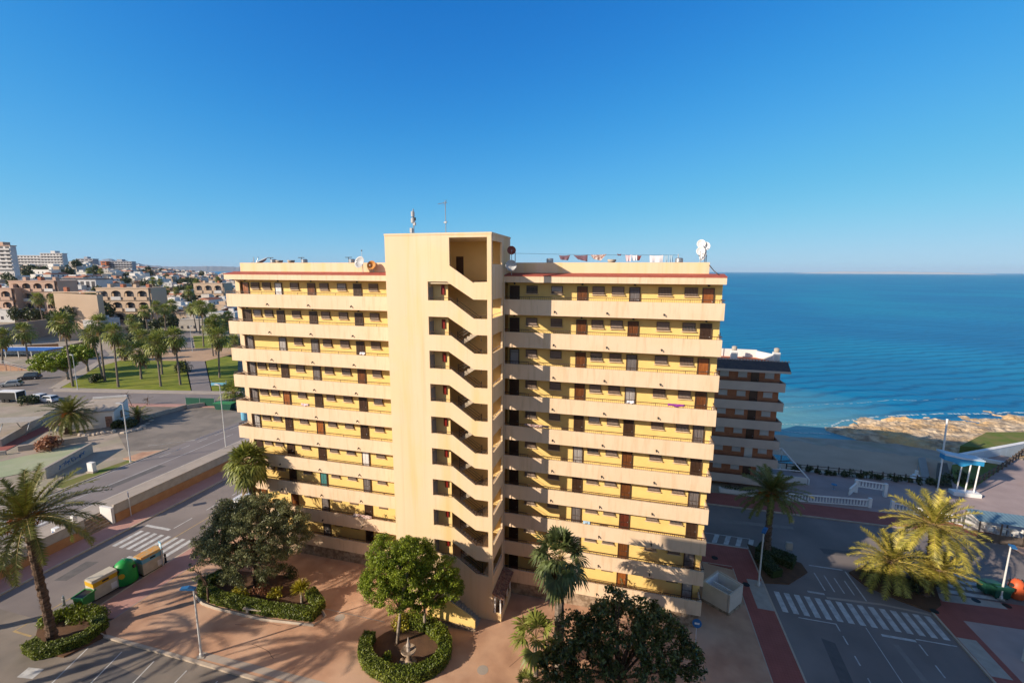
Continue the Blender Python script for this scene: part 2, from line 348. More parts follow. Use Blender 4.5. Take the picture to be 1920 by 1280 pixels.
# --- windows and doors
def make_window(shut, W=0.97, H=0.64, half=0):
    mb = MB(); f = .05
    mb.box(-W/2, W/2, -.03, .06, 0, f); mb.box(-W/2, W/2, -.03, .06, H-f, H); mb.box(-W/2, -W/2+f, -.03, .06, f, H-f); mb.box(W/2-f, W/2, -.03, .06, f, H-f)
    wdw = mb.build('window', m_brown, B, world=False)
    MB().box(-W/2+f, W/2-f, .0, .03, f+half, H-f).build('shutter', shut, wdw, world=False)
    if half: MB().box(-W/2+f, W/2-f, .012, .03, f, f+half).build('pane', m_glass, wdw, world=False)
    g = MB(); n = 9
    for i in range(n): x = -W/2+(i+.5)*W/n; g.box(x-.009, x+.009, -.09, -.072, .0, H)
    g.box(-W/2, W/2, -.09, -.072, .1, .125); g.box(-W/2, W/2, -.09, -.072, H-.125, H-.1)
    g.box(-W/2-.02, -W/2, -.09, 0, .1, .12); g.box(W/2, W/2+.02, -.09, 0, .1, .12)
    g.build('grille', m_shut2, wdw, world=False)
    MB().box(-W/2-.08, W/2+.08, -.10, .02, -.09, -.03).build('sill', m_band, wdw, world=False)
    return wdw
def make_door(pm, W=0.87, H=2.05, gate=True, gm=None):
    mb = MB(); f = .07
    mb.box(-W/2, -W/2+f, -.04, .05, 0, H); mb.box(W/2-f, W/2, -.04, .05, 0, H); mb.box(-W/2+f, W/2-f, -.04, .05, H-f, H)
    d = mb.build('door', m_brown, B, world=False)
    p = MB(); p.box(-W/2+f, W/2-f, .0, .03, 0.01, H-f)
    for (a, b_) in ((.15,.85),(1.0,1.8)):
        for s in (-1,1): p.box(s*.19-.13, s*.19+.13, -.015, .0, a, b_)
    p.build('panel', pm, d, world=False)
    if gate:
        g = MB(); n = 7
        for i in range(n): x = -W/2+f+(i+.5)*(W-2*f)/n; g.box(x-.010, x+.010, -.07, -.05, .02, H-f)
        for z in (.15, .95, 1.8): g.box(-W/2+f, W/2-f, -.07, -.05, z, z+.03)
        g.build('gate', gm or m_brown, d, world=False)
    MB().lathe((W/2-.13,-.03,1.0), [(.012,0),(.03,.015),(.03,.05),(.01,.06)], 8, axis=(0,-1,0)).build('handle', m_metal, d, world=False)
    return d
wv = [make_window(m_shut), make_window(m_shut2), make_window(m_glass), make_window(m_shut, 1.0), make_window(m_shut2, half=.3), make_window(m_shutw, half=.16)]
dk = {'d': make_door(m_door), 'o': make_door(m_doorO), 'r': make_door(m_doorR), 'w': make_door(m_doorW, gate=False),
      'g': make_door(m_doorG), 'W': make_door(m_doorW), 't': make_door(m_doorT, gate=False), 'O': make_door(m_doorO, gate=False)}
used = set()
lamp0 = None
def put(src, x, z, label=None):
    loc = Vector((x, WY-.055, z))-B.location
    if id(src) in used: o = dup(src, B, loc)
    else: used.add(id(src)); src.location = loc; o = src
    if label: o['label'] = label
    return o
RD = [-9.44, -3.67, 0.51, 6.0]; LD = [-37.72, -33.69, -29.87, -24.78]
RW = [-7.92, -5.78, -2.36, -0.80, 2.81, 4.75]; LW = [-36.48, -35.1, -31.8, -28.43, -26.47, -23.08]
#        left wing doors, right wing doors from the top gallery down
doors = ['Owod:dogO', 'dddd:ddWg', 'gWgd:Wodd', 'gdgo:dogo', 'gOdd:ddod', 'WdOd:ddWd', 'dddw:dddo', 'ddtg:dodd', 'oogd:ddro', 'ddgd:dddd']
doors = ['Owod:dogO', 'dddd:dood', 'gWgd:WogO', 'gdgo:doWo', 'gOdd:dddg', 'WdOd:dWod', 'dddw:ddog', 'ddtg:dgrd', 'oogd:dgog', 'ddgd:dgWW']
nwin = 0
for k in range(10):
    z = ZK(k); l, r = doors[k].split(':')
    for cs, xs in ((l, LD), (r, RD)):
        for c, x in zip(cs, xs):
            if k == 9 and xs is RD and x > -5 and x < 5: c = 'O' if x > 0 else 'g'
            put(dk[c], x, z-.95)
            lp = Vector((x, WY-.01, z+1.28))-B.location
            if k < 7:
                if lamp0 is None: lamp0 = MB().lathe((0,-.0,0), [(.03,0),(.09,.03),(.09,.1),(.04,.14)], 8, axis=(0,-1,0)).build('wall_lamp', m_black, B, world=False); lamp0.location = lp
                else: dup(lamp0, B, lp)
    for xs in (RW, LW):
        for j, x in enumerate(xs):
            if k >= 8 and xs is LW: continue
            if k == 9: continue
            if k == 2 and xs is LW and j < 2: continue
            nwin += 1
            v = wv[0] if (k*7+j*3) % 5 in (0,3) else wv[1]
            if (k, j) in ((0,0),(4,0)) and xs is RW: v = wv[2]
            if (k*5+j) % 11 == 4: v = wv[3]
            if (k*3+j*7+(xs is LW)) % 9 == 2: v = wv[4]
            if (k*3+j*5+(xs is LW)*2) % 17 == 5: v = wv[5]
            put(v, x, z+.47)
# windows whose shutter row is almost hidden behind the lowest parapets, one part
mb = MB()
for k in (8, 9):
    for x in LW+(RW if k == 9 else []):
        mb.box(x-.48, x+.48, WY-.06, WY-.001, ZK(k)+.47, ZK(k)+1.1)
o = mb.build('lower_windows', m_shut, B); o['kind'] = 'stuff'
# shutter roller boxes lines / awning rods near ceilings are modelled as slim rails above the lower windows
# --- roof slab, red covering, parapet
mb = MB()
mb.box(-38.93, XTL+.2, -0.02, WY-.01, 28.80, 29.30); mb.box(XTR, 7.0, -0.02, WY-.01, 28.80, 29.30)
mb.build('roof_slab', m_band, B)
mb = MB()
for x0, x1 in ((-38.95, XTL+.2), (XTR+.01, 7.02)):
    mb.prism([(-0.05,29.302),(WY,29.302),(WY,29.58),(-0.05,29.37)], 0, x0, x1)
mb.build('roof_covering', m_redroof, B)
mb = MB()
for x0, x1 in ((-38.2, XTL), (XTR, 5.95)):
    mb.box(x0, x1, WY+.01, WY+.17, 29.5, 30.44); mb.box(x0, x1, 11.8, 11.95, 29.5, 30.44)
mb.box(5.8, 5.95, WY+.17, 11.8, 29.5, 30.44); mb.box(-38.2, -38.05, WY+.17, 11.8, 29.5, 30.44)
mb.build('roof_parapet', m_tower, B)
MB().box(-38.04, 5.79, WY+.18, 11.79, 29.5, 29.56).build('roof_deck', m_terra, B)
# --- tower
mb = MB()
mb.box(XTL, -15.31, TY, 0.6, -0.2, 32.45)          # solid shaft
mb.box(-15.31, -10.05, TY, TY+.15, 32.24, 32.45)
mb.box(-15.31, -13.45, TY, TY+.15, 28.89, 32.24)
mb.prism([(-13.45,30.13),(-13.45,28.89),(-13.66,28.89),(-11.52,27.55),(-10.40,27.55),(-10.40,28.82),(-11.51,28.82)], 1, TY, TY+.15)
for k in range(9):
    z = ZK(k)
    if k < 8:
        p = [(-15.31,z+.02),(-13.41,z+.02),(-11.47,z-1.34),(-10.4,z-1.34),(-10.4,z-2.6),(-11.52,z-2.6),(-13.65,z-1.27),(-15.31,z-1.27)]
    else:
        p = [(-15.31,z+.12),(-13.3,z+.12),(-11.47,z-1.2),(-10.4,z-1.2),(-10.4,-.2),(-15.31,-.2)]
    mb.prism([(a,b) for a,b in p], 1, TY, TY+.15)
mb.box(-10.40, -10.05, TY, TY+.25, -.2, 32.24)
# right flank
mb.box(-10.20, -10.05, TY+.25, TB, 32.0, 32.45)
mb.box(-10.20, -10.05, -0.6, TB, 28.8, 32.0)
mb.box(-10.20, -10.05, TY+.25, -0.6, 27.56, 30.25)
mb.box(-10.20, -10.05, -0.45, -0.0, -.2, 28.8)
for k in range(9):
    z = ZK(k); zl = z-1.3
    mb.box(-10.20, -10.05, TY+.25, -0.45, (z-FP+.15) if k < 8 else -.2, zl)
tow = mb.build('tower_wall', m_tower, B)
# slight difference of level of the flank openings is handled by the same storey pitch
mb = MB()
mb.box(-15.3, -10.2, -0.06, 0.0, 1.3, 28.8)
for k in range(10):
    pass
MB().box(-15.3, -10.21, -0.1, 0.0, -0.2, 28.85).build('stair_back_wall', m_wall_in, B)
mb = MB(); mb.box(-15.3, -10.21, 0.9, 1.0, 28.9, 32.2); mb.build('machine_room_wall', m_wall_in, B)
mb = MB(); mb.box(XTL, -10.21, 1.01, TB-.01, 29.5, 32.44); mb.build('machine_room', m_tower, B)
MB().box(XTL-.03, -10.02, TY-.03, TB+.02, 32.45, 32.60).build('tower_roof', m_tower, B)
mb = MB(); mb.box(-14.6,-13.95,.84,.898,28.95,30.95); mb.build('machine_room_door', m_door, B)
mb = MB(); mb.box(-15.29, -10.21, TY+.16, 0.89, 28.72, 28.86); mb.box(-15.29, -10.21, TY+.16, .89, 32.2, 32.24)
mb.build('machine_room_floor', m_ceil, B)
def steps(x0, z0, x1, z1, y0, y1, n=8, t=.16):
    top = []; dx, dz = (x1-x0)/n, (z1-z0)/n
    for i in range(n):
        top += [(x0+dx*i, z0+dz*(i+1) if dz > 0 else z0+dz*i), (x0+dx*(i+1), z0+dz*(i+1) if dz > 0 else z0+dz*i)]
    bot = [(x1, z1-t-.12), (x0, z0-t-.12)]
    return MB().prism(top+bot, 1, y0, y1)
m_step = mat('stair_terrazzo', (0.5,0.42,0.32), 0.7)
for k in range(9):
    z = ZK(k); f = z-.95; lo = f-1.375
    steps(-13.5, f, -11.45, lo, TY+.17, -1.95).build('stair_flight', m_step, B)
    if k < 8: steps(-11.45, lo, -13.5, f-FP, -1.75, -.12).build('stair_flight', m_step, B)
    MB().box(-15.3, -13.5, TY+.16, -.11, f-.2, f).build('landing', m_ceil, B); MB().box(-11.45, -10.21, TY+.16, -.11, lo-.2, lo).build('landing', m_ceil, B)
    MB().box(-15.3, -13.98, -2.62, -2.5, f+.001, f+2.54).build('lobby_wall', m_wall_in, B)
    hb = MB()
    hb.tube([(-15.28,TY+.07,z+.25),(-13.45,TY+.07,z+.25),(-11.5,TY+.07,z-1.1),(-10.45,TY+.07,z-1.1)], .022, 6)
    for x, zz in ((-15.2,z+.02),(-14.3,z+.02),(-13.45,z+.02),(-12.8,z-.42),(-12.1,z-.9),(-11.5,z-1.34),(-10.9,z-1.34)): hb.box(x-.012,x+.012,TY+.06,TY+.085,zz,zz+.26)
    for yy in (-1.9,):
        for dz_ in (.45,.7,.95): hb.tube([(-13.5,yy,f+dz_),(-11.45,yy,lo+dz_)], .018, 5)
    for yy in (-1.8,):
        if k < 8:
            for dz_ in (.45,.7,.95): hb.tube([(-11.45,yy,lo+dz_),(-13.5,yy,f-FP+dz_)], .018, 5)
    hb.tube([(-11.46,-1.85,lo-1.0),(-11.46,-1.85,lo+1.1)], .03, 6); hb.tube([(-13.5,-1.85,f-.1),(-13.5,-1.85,f+1.1)], .03, 6)
    hb.build('stair_railing', m_brown, B)
    MB().box(-14.52, -14.25, -2.72, -2.621, f+1.4, f+2.15).build('fire_cabinet', m_redbox, B)
    MB().box(-15.29, -15.25, -3.3, -2.65, f+.01, f+2.0).build('lobby_door', m_doorG, B)
    rb = MB(); rb.tube([(-10.12,TY+.3,z-1.05),(-10.12,-.5,z-1.05)], .02, 6); rb.build('side_railing', m_white, B)
# --- outside stair in front of the tower foot
mb = MB(); mb.prism([(-15.4,.7),(-15.4,2.35),(-13.6,2.55),(-11.35,1.35),(-11.1,1.15),(-11.1,.45)], 1, -5.05, -4.9)
mb.build('outer_stair_wall', m_wall, B)
mb = MB(); mb.prism([(-15.42,-.2),(-15.42,.85),(-14.6,.5),(-11.08,.45),(-11.08,-.2)], 1, -5.06, -4.89); mb.build('outer_stair_base', m_stone, B)
steps(-15.4, 2.1, -13.6, 1.9, -4.88, -3.52, 2).build('outer_stair_landing', m_cement, B)
steps(-13.6, 1.75, -11.1, 0.0, -4.88, -3.52, 10).build('outer_stair', m_cement, B)
# --- porch at the right foot of the tower
mb = MB(); mb.box(-10.05, -9.3, TY-.0, TY+.12, -.2, .9); mb.box(-9.42, -9.3, TY+.12, -.2, -.2, .9)
mb.build('porch_wall', m_tower, B)
mb = MB()
for x, y in ((-9.37,TY+.06), (-9.37,-2.4), (-9.37,-1.3), (-9.37,-.3), (-9.85,TY+.06)): MB().box(x-.05, x+.05, y-.05, y+.05, .9, 2.35).build('porch_post', m_white, B)
mb = MB(); mb.prism([(-10.04,2.75),(-9.1,2.35),(-9.1,2.45),(-10.04,2.87)], 1, TY-.15, -.02)
for i in range(14):
    y = TY-.1+i*.25; mb.tube([(-10.04,y,2.86),(-9.06,y,2.45)], .07, 6)
mb.build('porch_roof', m_tile, B)
# downpipe
MB().tube([(-10.0,-.12,1.0),(-10.0,-.12,29)], .05, 8).build('downpipe', m_band, B)
# ================================================================== things on and around the roof
def chimney(x, y, z, kind, label):
    t = thing('chimney_cowl', label, 'chimney cowl', (x,y,z), group='chimney cowls along the roof parapet')
    MB().lathe((0,0,0), [(.17,0),(.17,.25),(.14,.27)], 12).build('pipe', m_cement, t, world=False)
    mb = MB()
    if kind == 0: mb.lathe((0,0,0), [(.18,.2),(.34,.42),(.36,.55),(.2,.56)], 14)
    else: mb.lathe((0,0,0), [(.16,.2),(.3,.32),(.3,.6),(.22,.66)], 14)
    mb.build('cowl', m_metal if kind else m_kerb, t, world=False, smooth=False)
    if kind == 2:
        mb = MB(); mb.tube([(-.35,0,-.3),(-.35,0,.82)], .03, 6); mb.box(-.7, -.0, -.03, .03, .78, .84); mb.build('aerial_bar', m_black, t, world=False)
    return t
ch = [(513,478+12,2,'left end'),(524,490,0,''),(546,490,0,''),(571,490,2,''),(660,490,2,''),(1031,492,1,''),(1147,492,0,''),(1273,492,1,'')]
CL = ['dented chimney cowl with an aerial bar, first from the left end of the roof parapet', 'round bowl chimney cowl close beside the first cowl with an aerial bar',
      'low bowl chimney cowl between two cowls with aerial bars on the left roof', 'chimney cowl with an aerial bar in the middle of the left roof parapet',
      'chimney cowl with an aerial bar just left of the big white satellite dish', 'dark metal chimney cowl at the left end of the washing lines',
      'pale chimney cowl between the patterned cloth and the white washing', 'metal chimney cowl right of the light blue towels on the line']
for (px, py, kd, _), lb in zip(ch, CL):
    p = GY(px, 492, 2.1); chimney(p.x, 2.1, 30.15, kd, lb)
def dish(px, py, y, r, colm, label, face=(-.2,-1,.35), mast=None):
    p = GY(px, py, y); t = thing('satellite_dish', label, 'satellite dish', tuple(p), group='satellite dishes on the roof')
    f = Vector(face).normalized(); mb = MB()
    mb.lathe((0,0,0), [(.02,-.0),(r*.5,.03*r/.4),(r*.85,.11*r/.4),(r,.17*r/.4),(r*.98,.18*r/.4),(r*.8,.11*r/.4),(r*.45,.045*r/.4),(.02,.02)], 22, axis=f)
    mb.build('reflector', colm, t, world=False, smooth=True)
    q = f.to_track_quat('Z','Y'); tip = q @ Vector((0,-r*.25,r*1.0)); b0 = q @ Vector((0,-r*.95,.14*r/.4))
    MB().tube([b0, tip], .015, 6).tube([tip-f*.06, tip+f*.06], .045, 8).build('feed_arm', m_metal, t, world=False)
    zb = (mast if mast is not None else 29.55)-p.z; back = -f*.12
    MB().tube([back, (back.x, back.y+.1, -.15), (back.x, back.y+.1, zb)], .03, 8).build('mast', m_metal, t, world=False)
    return t
m_dishw = mat('dish_white', (0.74,0.74,0.73), 0.45)
m_dishg = mat('dish_grey', (0.42,0.43,0.44), 0.5)
m_disho = mat('dish_rusty_orange', (0.55,0.24,0.05), 0.6, (0.4,0.16,0.04), 4)
m_dishr = mat('dish_faded_red', (0.25,0.07,0.05), 0.6)
dish(677, 493, .7, .56, m_dishg, 'large pale grey satellite dish on the left roof beside the orange dish', mast=29.3)
dish(698, 498, .9, .42, m_disho, 'rusty orange satellite dish next to the stair tower', (.1,-1,.3), 29.3)
dish(493, 492, 3, .62, m_dishg, 'dark dish lying low behind the left end of the roof parapet', (-.3,-.4,1))
dish(959, 470, -.1, .36, m_dishr, 'dark red satellite dish on the flank of the stair tower', (.3,-1,.2), 30)
dish(958.5, 498.5, -.15, .46, m_dishg, 'grey satellite dish below the dark red dish beside the tower', (.2,-1,.2), 29.4)
dish(1315, 457.5, 2.4, .33, m_dishw, 'white satellite dish at the top of the cluster on the right roof corner', (-.2,-1,.1))
dish(1323.5, 462, 2.4, .33, m_dishw, 'white satellite dish in the middle of the corner cluster, right of its top one', (-.2,-1,.1))
dish(1314, 471, 2.2, .33, m_dishw, 'white satellite dish left and lowest of the three facing ones on the roof corner', (-.2,-1,.1))
dish(1322.5, 478, 2.6, .5, m_dishw, 'larger white dish turned sideways at the right roof corner', (-1,-.35,.2))
# masts on the tower
def z_at(px, y, py): return GY(px, py, y)
p = GY(776, 437, -1); t = thing('mobile_antenna', 'short mast with stacked grey antenna panels on the tower roof', 'antenna', (p.x,-1,32.6))
MB().tube([(0,0,0),(0,0,2.2)], .05, 8).build('mast', m_metal, t, world=False)
mb = MB(); mb.lathe((.0,-.1,1.05), [(.14,0),(.17,.05),(.17,.38),(.1,.42)], 10); mb.lathe((0,-.1,1.55), [(.12,0),(.15,.04),(.15,.4),(.08,.46)], 10); mb.box(-.3,-.1,-.15,.05,.25,.65); mb.box(.03,.22,-.2,.0,.85,1.1); mb.build('antenna_unit', m_dishg, t, world=False)
MB().box(.02,.2,-.2,.05,1.25,1.5).build('radio_box', m_black, t, world=False)
p = GY(836, 437, -1); t = thing('television_aerial', 'tall thin television aerial with spiky head on the tower roof', 'television aerial', (p.x,-1,32.6))
MB().tube([(0,0,0),(0,0,2.75)], .035, 8).build('mast', m_metal, t, world=False)
mb = MB(); mb.tube([(-.62,0,2.52),(.15,0,2.62)], .02, 5)
for i in range(7): x = -.6+i*.11; mb.tube([(x,-.16,2.53+i*.012),(x,.16,2.53+i*.012)], .008, 4)
for a in range(6): mb.tube([(.0,0,2.6),(.0+.2*math.cos(a),.28*math.sin(a)*.3,2.6+.28*math.sin(a))], .014, 4)
mb.box(-.12,.1,-.08,.08,.98,1.12); mb.tube([(-.2,0,1.0),(.16,0,1.15)], .02, 5); mb.build('aerial_head', m_metal, t, world=False)
p = GY(678, 470, 1.6); t = thing('roof_aerial', 'thin whip aerial rising behind the large dish on the left roof', 'aerial', (p.x,1.6,29.56))
MB().tube([(0,0,0),(0,0,2.1)], .02, 6).build('rod', m_metal, t, world=False); MB().box(-.05,.05,-.03,.03,1.95,2.06).build('tip', m_black, t, world=False)
p = GY(447, 500, 3); t = thing('roof_aerial', 'bent dark aerial at the far left corner of the roof', 'aerial', (-38.1,3,29.56))
mb = MB(); mb.tube([(0,0,0),(0,0,1.5)], .04, 6); mb.tube([(-.7,0,.7),(.1,0,1.2)], .02, 5); mb.tube([(-.9,0,.3),(0,0,.9)], .02, 5); mb.build('frame', m_metal, t, world=False)
p = GY(1322, 520, 1); 
tag(MB().tube([tuple(GY(1330,497,1.3)),tuple(GY(1338,507,1.1)),tuple(GY(1345,513,.9)),tuple(GY(1352,518,.6))], .035, 6).build('cable', m_black), 'black cable running down from the roof parapet to the right end of the eaves', 'cable')
# clothes line
ly = 3.0; L0 = GY(966, 475, ly); L1 = GY(1272, 478.5, ly)
cl = thing('clothes_line', 'thin washing line strung along the right roof between two posts', 'washing line', tuple((L0.x, ly, 29.56)))
mb = MB(); mb.tube([(L0.x,ly,L0.z),((L0.x+L1.x)/2,ly,(L0.z+L1.z)/2-.06),(L1.x,ly,L1.z)], .012, 5); mb.build('line', m_black, cl)
for x, z in ((L0.x,L0.z),(L1.x,L1.z)): MB().tube([(x,ly,29.56),(x,ly,z+.1)], .04, 8).build('post', m_metal, cl)
def cloth(pts, m, label, cat='laundry', name='hanging_cloth', y=ly, grp='washing on the roof line'):
    P = [GY(940+a/4, 430+b/4, y) for a, b in pts]   # quad: top-left, top-right, bottom-right, bottom-left
    n, mrows = 10, 5; mb = MB(); vs = []
    for j in range(mrows+1):
        v = j/mrows
        for i in range(n+1):
            u = i/n; t = P[0].lerp(P[1], u); b = P[3].lerp(P[2], u); q = t.lerp(b, v)
            q.y = y+.05*math.sin(u*11+len(label))*v-.02; q.z -= .04*math.sin(u*PI)*(1-v); vs.append(tuple(q))
    base = len(vs); vs += [(a, b+.012, c) for a, b, c in vs]
    fs = []
    for j in range(mrows):
        for i in range(n):
            a = j*(n+1)+i; fs += [(a,a+1,a+n+2,a+n+1), (base+a+n+1,base+a+n+2,base+a+1,base+a)]
    mb.add(vs, fs); o = mb.build(name, m, smooth=True, origin=tuple(P[0])); tag(o, label, cat, grp); return o
m_cdark = mat('cloth_dark_purple', (0.12,0.06,0.09), 0.9, (0.2,0.12,0.14), 6)
m_cwhite = mat('cloth_white', (0.75,0.72,0.74), 0.9)
m_cpat = mat('cloth_patterned', (0.6,0.5,0.45), 0.9, (0.25,0.12,0.1), 9, 0.9)
m_cblue = mat('cloth_light_blue', (0.35,0.5,0.62), 0.9)
m_cpink = mat('cloth_pink_white', (0.7,0.55,0.58), 0.9, (0.6,0.4,0.42), 5)
m_cbrown = mat('cloth_maroon', (0.2,0.06,0.06), 0.9)
m_cpurp = mat('cloth_purple', (0.28,0.05,0.3), 0.9)
cloth([(432,195),(517,192),(500,232),(445,228)], m_cdark, 'small dark garment at the left end of the roof washing line')
cloth([(540,193),(648,192),(645,242),(575,225)], m_cdark, 'dark purple cloth hanging slanted right of the small dark garment')
cloth([(668,190),(790,185),(745,235),(690,222)], m_cpat, 'patterned white and brown cloth bunched on the roof line')
cloth([(868,182),(900,184),(896,198),(872,196)], m_cdark, 'tiny dark garment alone on the roof line')
cloth([(930,192),(975,191),(970,240),(935,240)], m_cpink, 'pink and white garment beside the chimney cowl on the roof line')
cloth([(977,192),(1018,192),(1016,234),(980,236)], m_cwhite, 'white shirt between the pink garment and the maroon one')
cloth([(1020,193),(1052,196),(1035,234),(1018,232)], m_cbrown, 'maroon garment on the roof line')
cloth([(1112,195),(1215,194),(1210,246),(1114,246)], m_cwhite, 'wide white sheet hanging on the roof line')
cloth([(1226,193),(1250,193),(1250,246),(1226,246)], m_cblue, 'light blue towel right next to the white sheet')
cloth([(1260,192),(1285,192),(1284,246),(1258,246)], m_cblue, 'pale blue towel at the right end of the washing')
# laundry on the gallery railings
def rail_cloth(px0, px1, k, m, label, h=.55):
    z = ZK(k)+.27; a = GY(px0, 700, -.03).x; b_ = GY(px1, 700, -.03).x
    n = 12; mb = MB(); vs = []
    prof = [(.13,-.25),(.10,-.02),(.075,.0),(.02,-.02),(-.03,-.2),(-.05,-h)]
    for i in range(n+1):
        u = i/n
        for (y, dz) in prof: vs.append((a+(b_-a)*u, y+.02*math.sin(u*20), z+dz*(.85+.25*math.sin(u*9+k))))
    K = len(prof); mb.add(vs, [(i*K+j,(i+1)*K+j,(i+1)*K+j+1,i*K+j+1) for i in range(n) for j in range(K-1)])
    me = mb.build('laundry', m, smooth=True, origin=(a,0,z)); s = me.modifiers.new('thickness','SOLIDIFY'); s.thickness = .02
    return tag(me, label, 'laundry', 'washing hung over the gallery railings')
rail_cloth(1256, 1288, 3, m_cpurp, 'purple cloth hung over a railing on the right wing', .12)
rail_cloth(984, 1030, 4, m_cpat, 'patterned washing over the shaded railing close to the stair tower', .14)
rail_cloth(676, 686, 2, m_cwhite, 'small white cloth over the railing near the tower on the left wing', .2)
rail_cloth(1178, 1192, 3, m_cwhite, 'white towel over the fourth railing of the right wing', .2)
rail_cloth(1102, 1116, 7, m_cblue, 'light blue towel over a low railing of the right wing', .2)
rail_cloth(560, 574, 4, m_cpink, 'pinkish cloth over the fifth railing of the left wing', .2)
rail_cloth(648, 684, 8, m_cpat, 'bunched patterned bedding on a low railing of the left wing', .3)
# potted plant silhouettes
def potted(px, py, k, label):
    p = GY(px, py, .6); t = thing('potted_plant', label, 'potted plant', (p.x, .6, ZK(k)-.95))
    MB().lathe((0,0,0), [(.12,0),(.18,.3),(.19,.32)], 12).build('pot', m_terra, t, world=False)
    mb = MB()
    for i in range(60):
        a = rnd(0,6.28); r = rnd(.05,.32); z = rnd(.35,1.35); s = rnd(.06,.13); c = Vector((r*math.cos(a), r*math.sin(a), z)); u = Vector((rnd(-1,1),rnd(-1,1),rnd(-.5,1))).normalized()*s; v = u.cross(Vector((rnd(-1,1),rnd(-1,1),rnd(-1,1)))).normalized()*s*.4
        mb.add([c-u, c+v, c+u, c-v], [(0,1,2,3)])
    mb.build('foliage', m_dkleaf, t, world=False)
potted(1165, 1085, 9, 'leafy plant in a pot before the orange door on the lowest gallery')
potted(722, 962, 8, 'dark leafy plant in a pot on the left wing gallery beside the tower')
# ================================================================== same block behind the viewpoint (the picture is taken from it)
N = thing('apartment_building', 'matching yellow apartment block behind the viewpoint, shading the street', 'apartment building', (-16, -43, 0), group=None)
mb = MB(); mb.box(-38.1, 7.2, -49, -37.9, 0, 30.5); mb.build('wall', m_wall, N)
for k in range(10):
    MB().box(-38.1, 7.2, -36.75, -36.6, ZK(k)-1.28, ZK(k)).build('gallery_parapet', m_band, N)
    MB().box(-38.1, 7.2, -37.9, -36.75, ZK(k)-1.2, ZK(k)-.95).build('gallery_floor', m_floor, N)
MB().box(-38.4, 7.5, -49.5, -36.58, 30.5, 31.6).build('roof', m_terra, N)
# ================================================================== plants
def rv(): 
    while True:
        v = Vector((rnd(-1,1),rnd(-1,1),rnd(-1,1)))
        if .05 < v.length < 1: return v.normalized()
def leafquad(mb, c, nrm, s, asp=.5, m=0):
    t = nrm.cross(rv()).normalized()*s; b = nrm.cross(t).normalized()*s*asp
    mb.add([c-t, c-t*.1+b, c+t, c-t*.1-b], [(0,1,2,3)], m)
def leafball(mb, c, r, n, s, asp=.5, inner=.55, flat=1.0):
    c = Vector(c); r = Vector(r) if hasattr(r,'__len__') else Vector((r,r,r))
    for _ in range(n):
        d = rv(); k = inner+(1-inner)*random.random()**.6
        p = c+Vector((d.x*r.x, d.y*r.y, d.z*r.z))*k
        nn = (d*flat+rv()*.9).normalized()
        leafquad(mb, p, nn, s*rnd(.7,1.3), asp)
def clumps(mb, blobs, nclump, cr, leaves, s, asp=.5):
    """crown = many leaf clumps spread over the outer part of a few overlapping ellipsoids"""
    wts = [b[1][0]*b[1][2] for b in blobs]
    for _ in range(nclump):
        c, r = random.choices(blobs, wts)[0]
        d = rv(); 
        if d.z < -.2: d.z *= .5; d.normalize()
        k = .45+.55*random.random()**.5
        p = Vector(c)+Vector((d.x*r[0], d.y*r[1], d.z*r[2]))*k
        q = cr*rnd(.6,1.25); leafball(mb, p, (q,q,q*.75), int(leaves*rnd(.6,1.3)), s, asp, .3)
def limbs(mb, base, h0, tips, r0, lean=(0,0), m=0):
    b = Vector(base); f = b+Vector((lean[0],lean[1],h0))
    mb.tube([b-Vector((0,0,.15)), b.lerp(f,.4)+Vector((lean[0]*-.1,rnd(-.05,.05),0)), f], [r0*1.25, r0, r0*.8], 9, m, wob=.08)
    for t in tips:
        t = Vector(t); mid = f.lerp(t,.5)+Vector((rnd(-.2,.2),rnd(-.2,.2),rnd(.0,.3)))
        mb.tube([f-Vector((0,0,.1)), mid, t], [r0*.6, r0*.35, r0*.12], 6, m)
def leaf_tree(name, label, cat, foot, trunk_h, blobs, lm, bm, nclump, cr, leaves, s, r0=.18, asp=.5, group=None, lean=(0,0), ntips=14):
    t = thing(name, label, cat, tuple(foot), group=group); f = Vector(foot)
    mb = MB(); tips = []
    for i in range(ntips):
        c, r = random.choice(blobs); d = rv(); tips.append(Vector(c)-f+Vector((d.x*r[0],d.y*r[1],abs(d.z)*r[2]*.6))*.6)
    limbs(mb, (0,0,0), trunk_h, tips, r0, lean); mb.build('trunk', bm, t, world=False, smooth=True)
    mb = MB(); clumps(mb, [((Vector(c)-f), r) for c, r in blobs], nclump, cr, leaves, s, asp); mb.build('crown', lm, t, world=False)
    return t
def bush(name, label, cat, c, r, lm, n=300, s=.12, group=None, core=True):
    t = thing(name, label, cat, tuple(c), group=group); mb = MB(); r = Vector(r)
    for _ in range(max(5,int(n/40))):
        d = rv(); d.z = abs(d.z); p = Vector((d.x*r.x*.6, d.y*r.y*.6, d.z*r.z*.55+r.z*.25)); leafball(mb, p, (r.x*.45,r.y*.45,r.z*.4), 40, s, .5, .4)
    mb.build('foliage', lm, t, world=False)
    MB().tube([(0,0,-.1),(0,0,r.z*.6)], .05, 6).build('stem', m_bark, t, world=False)
    return t
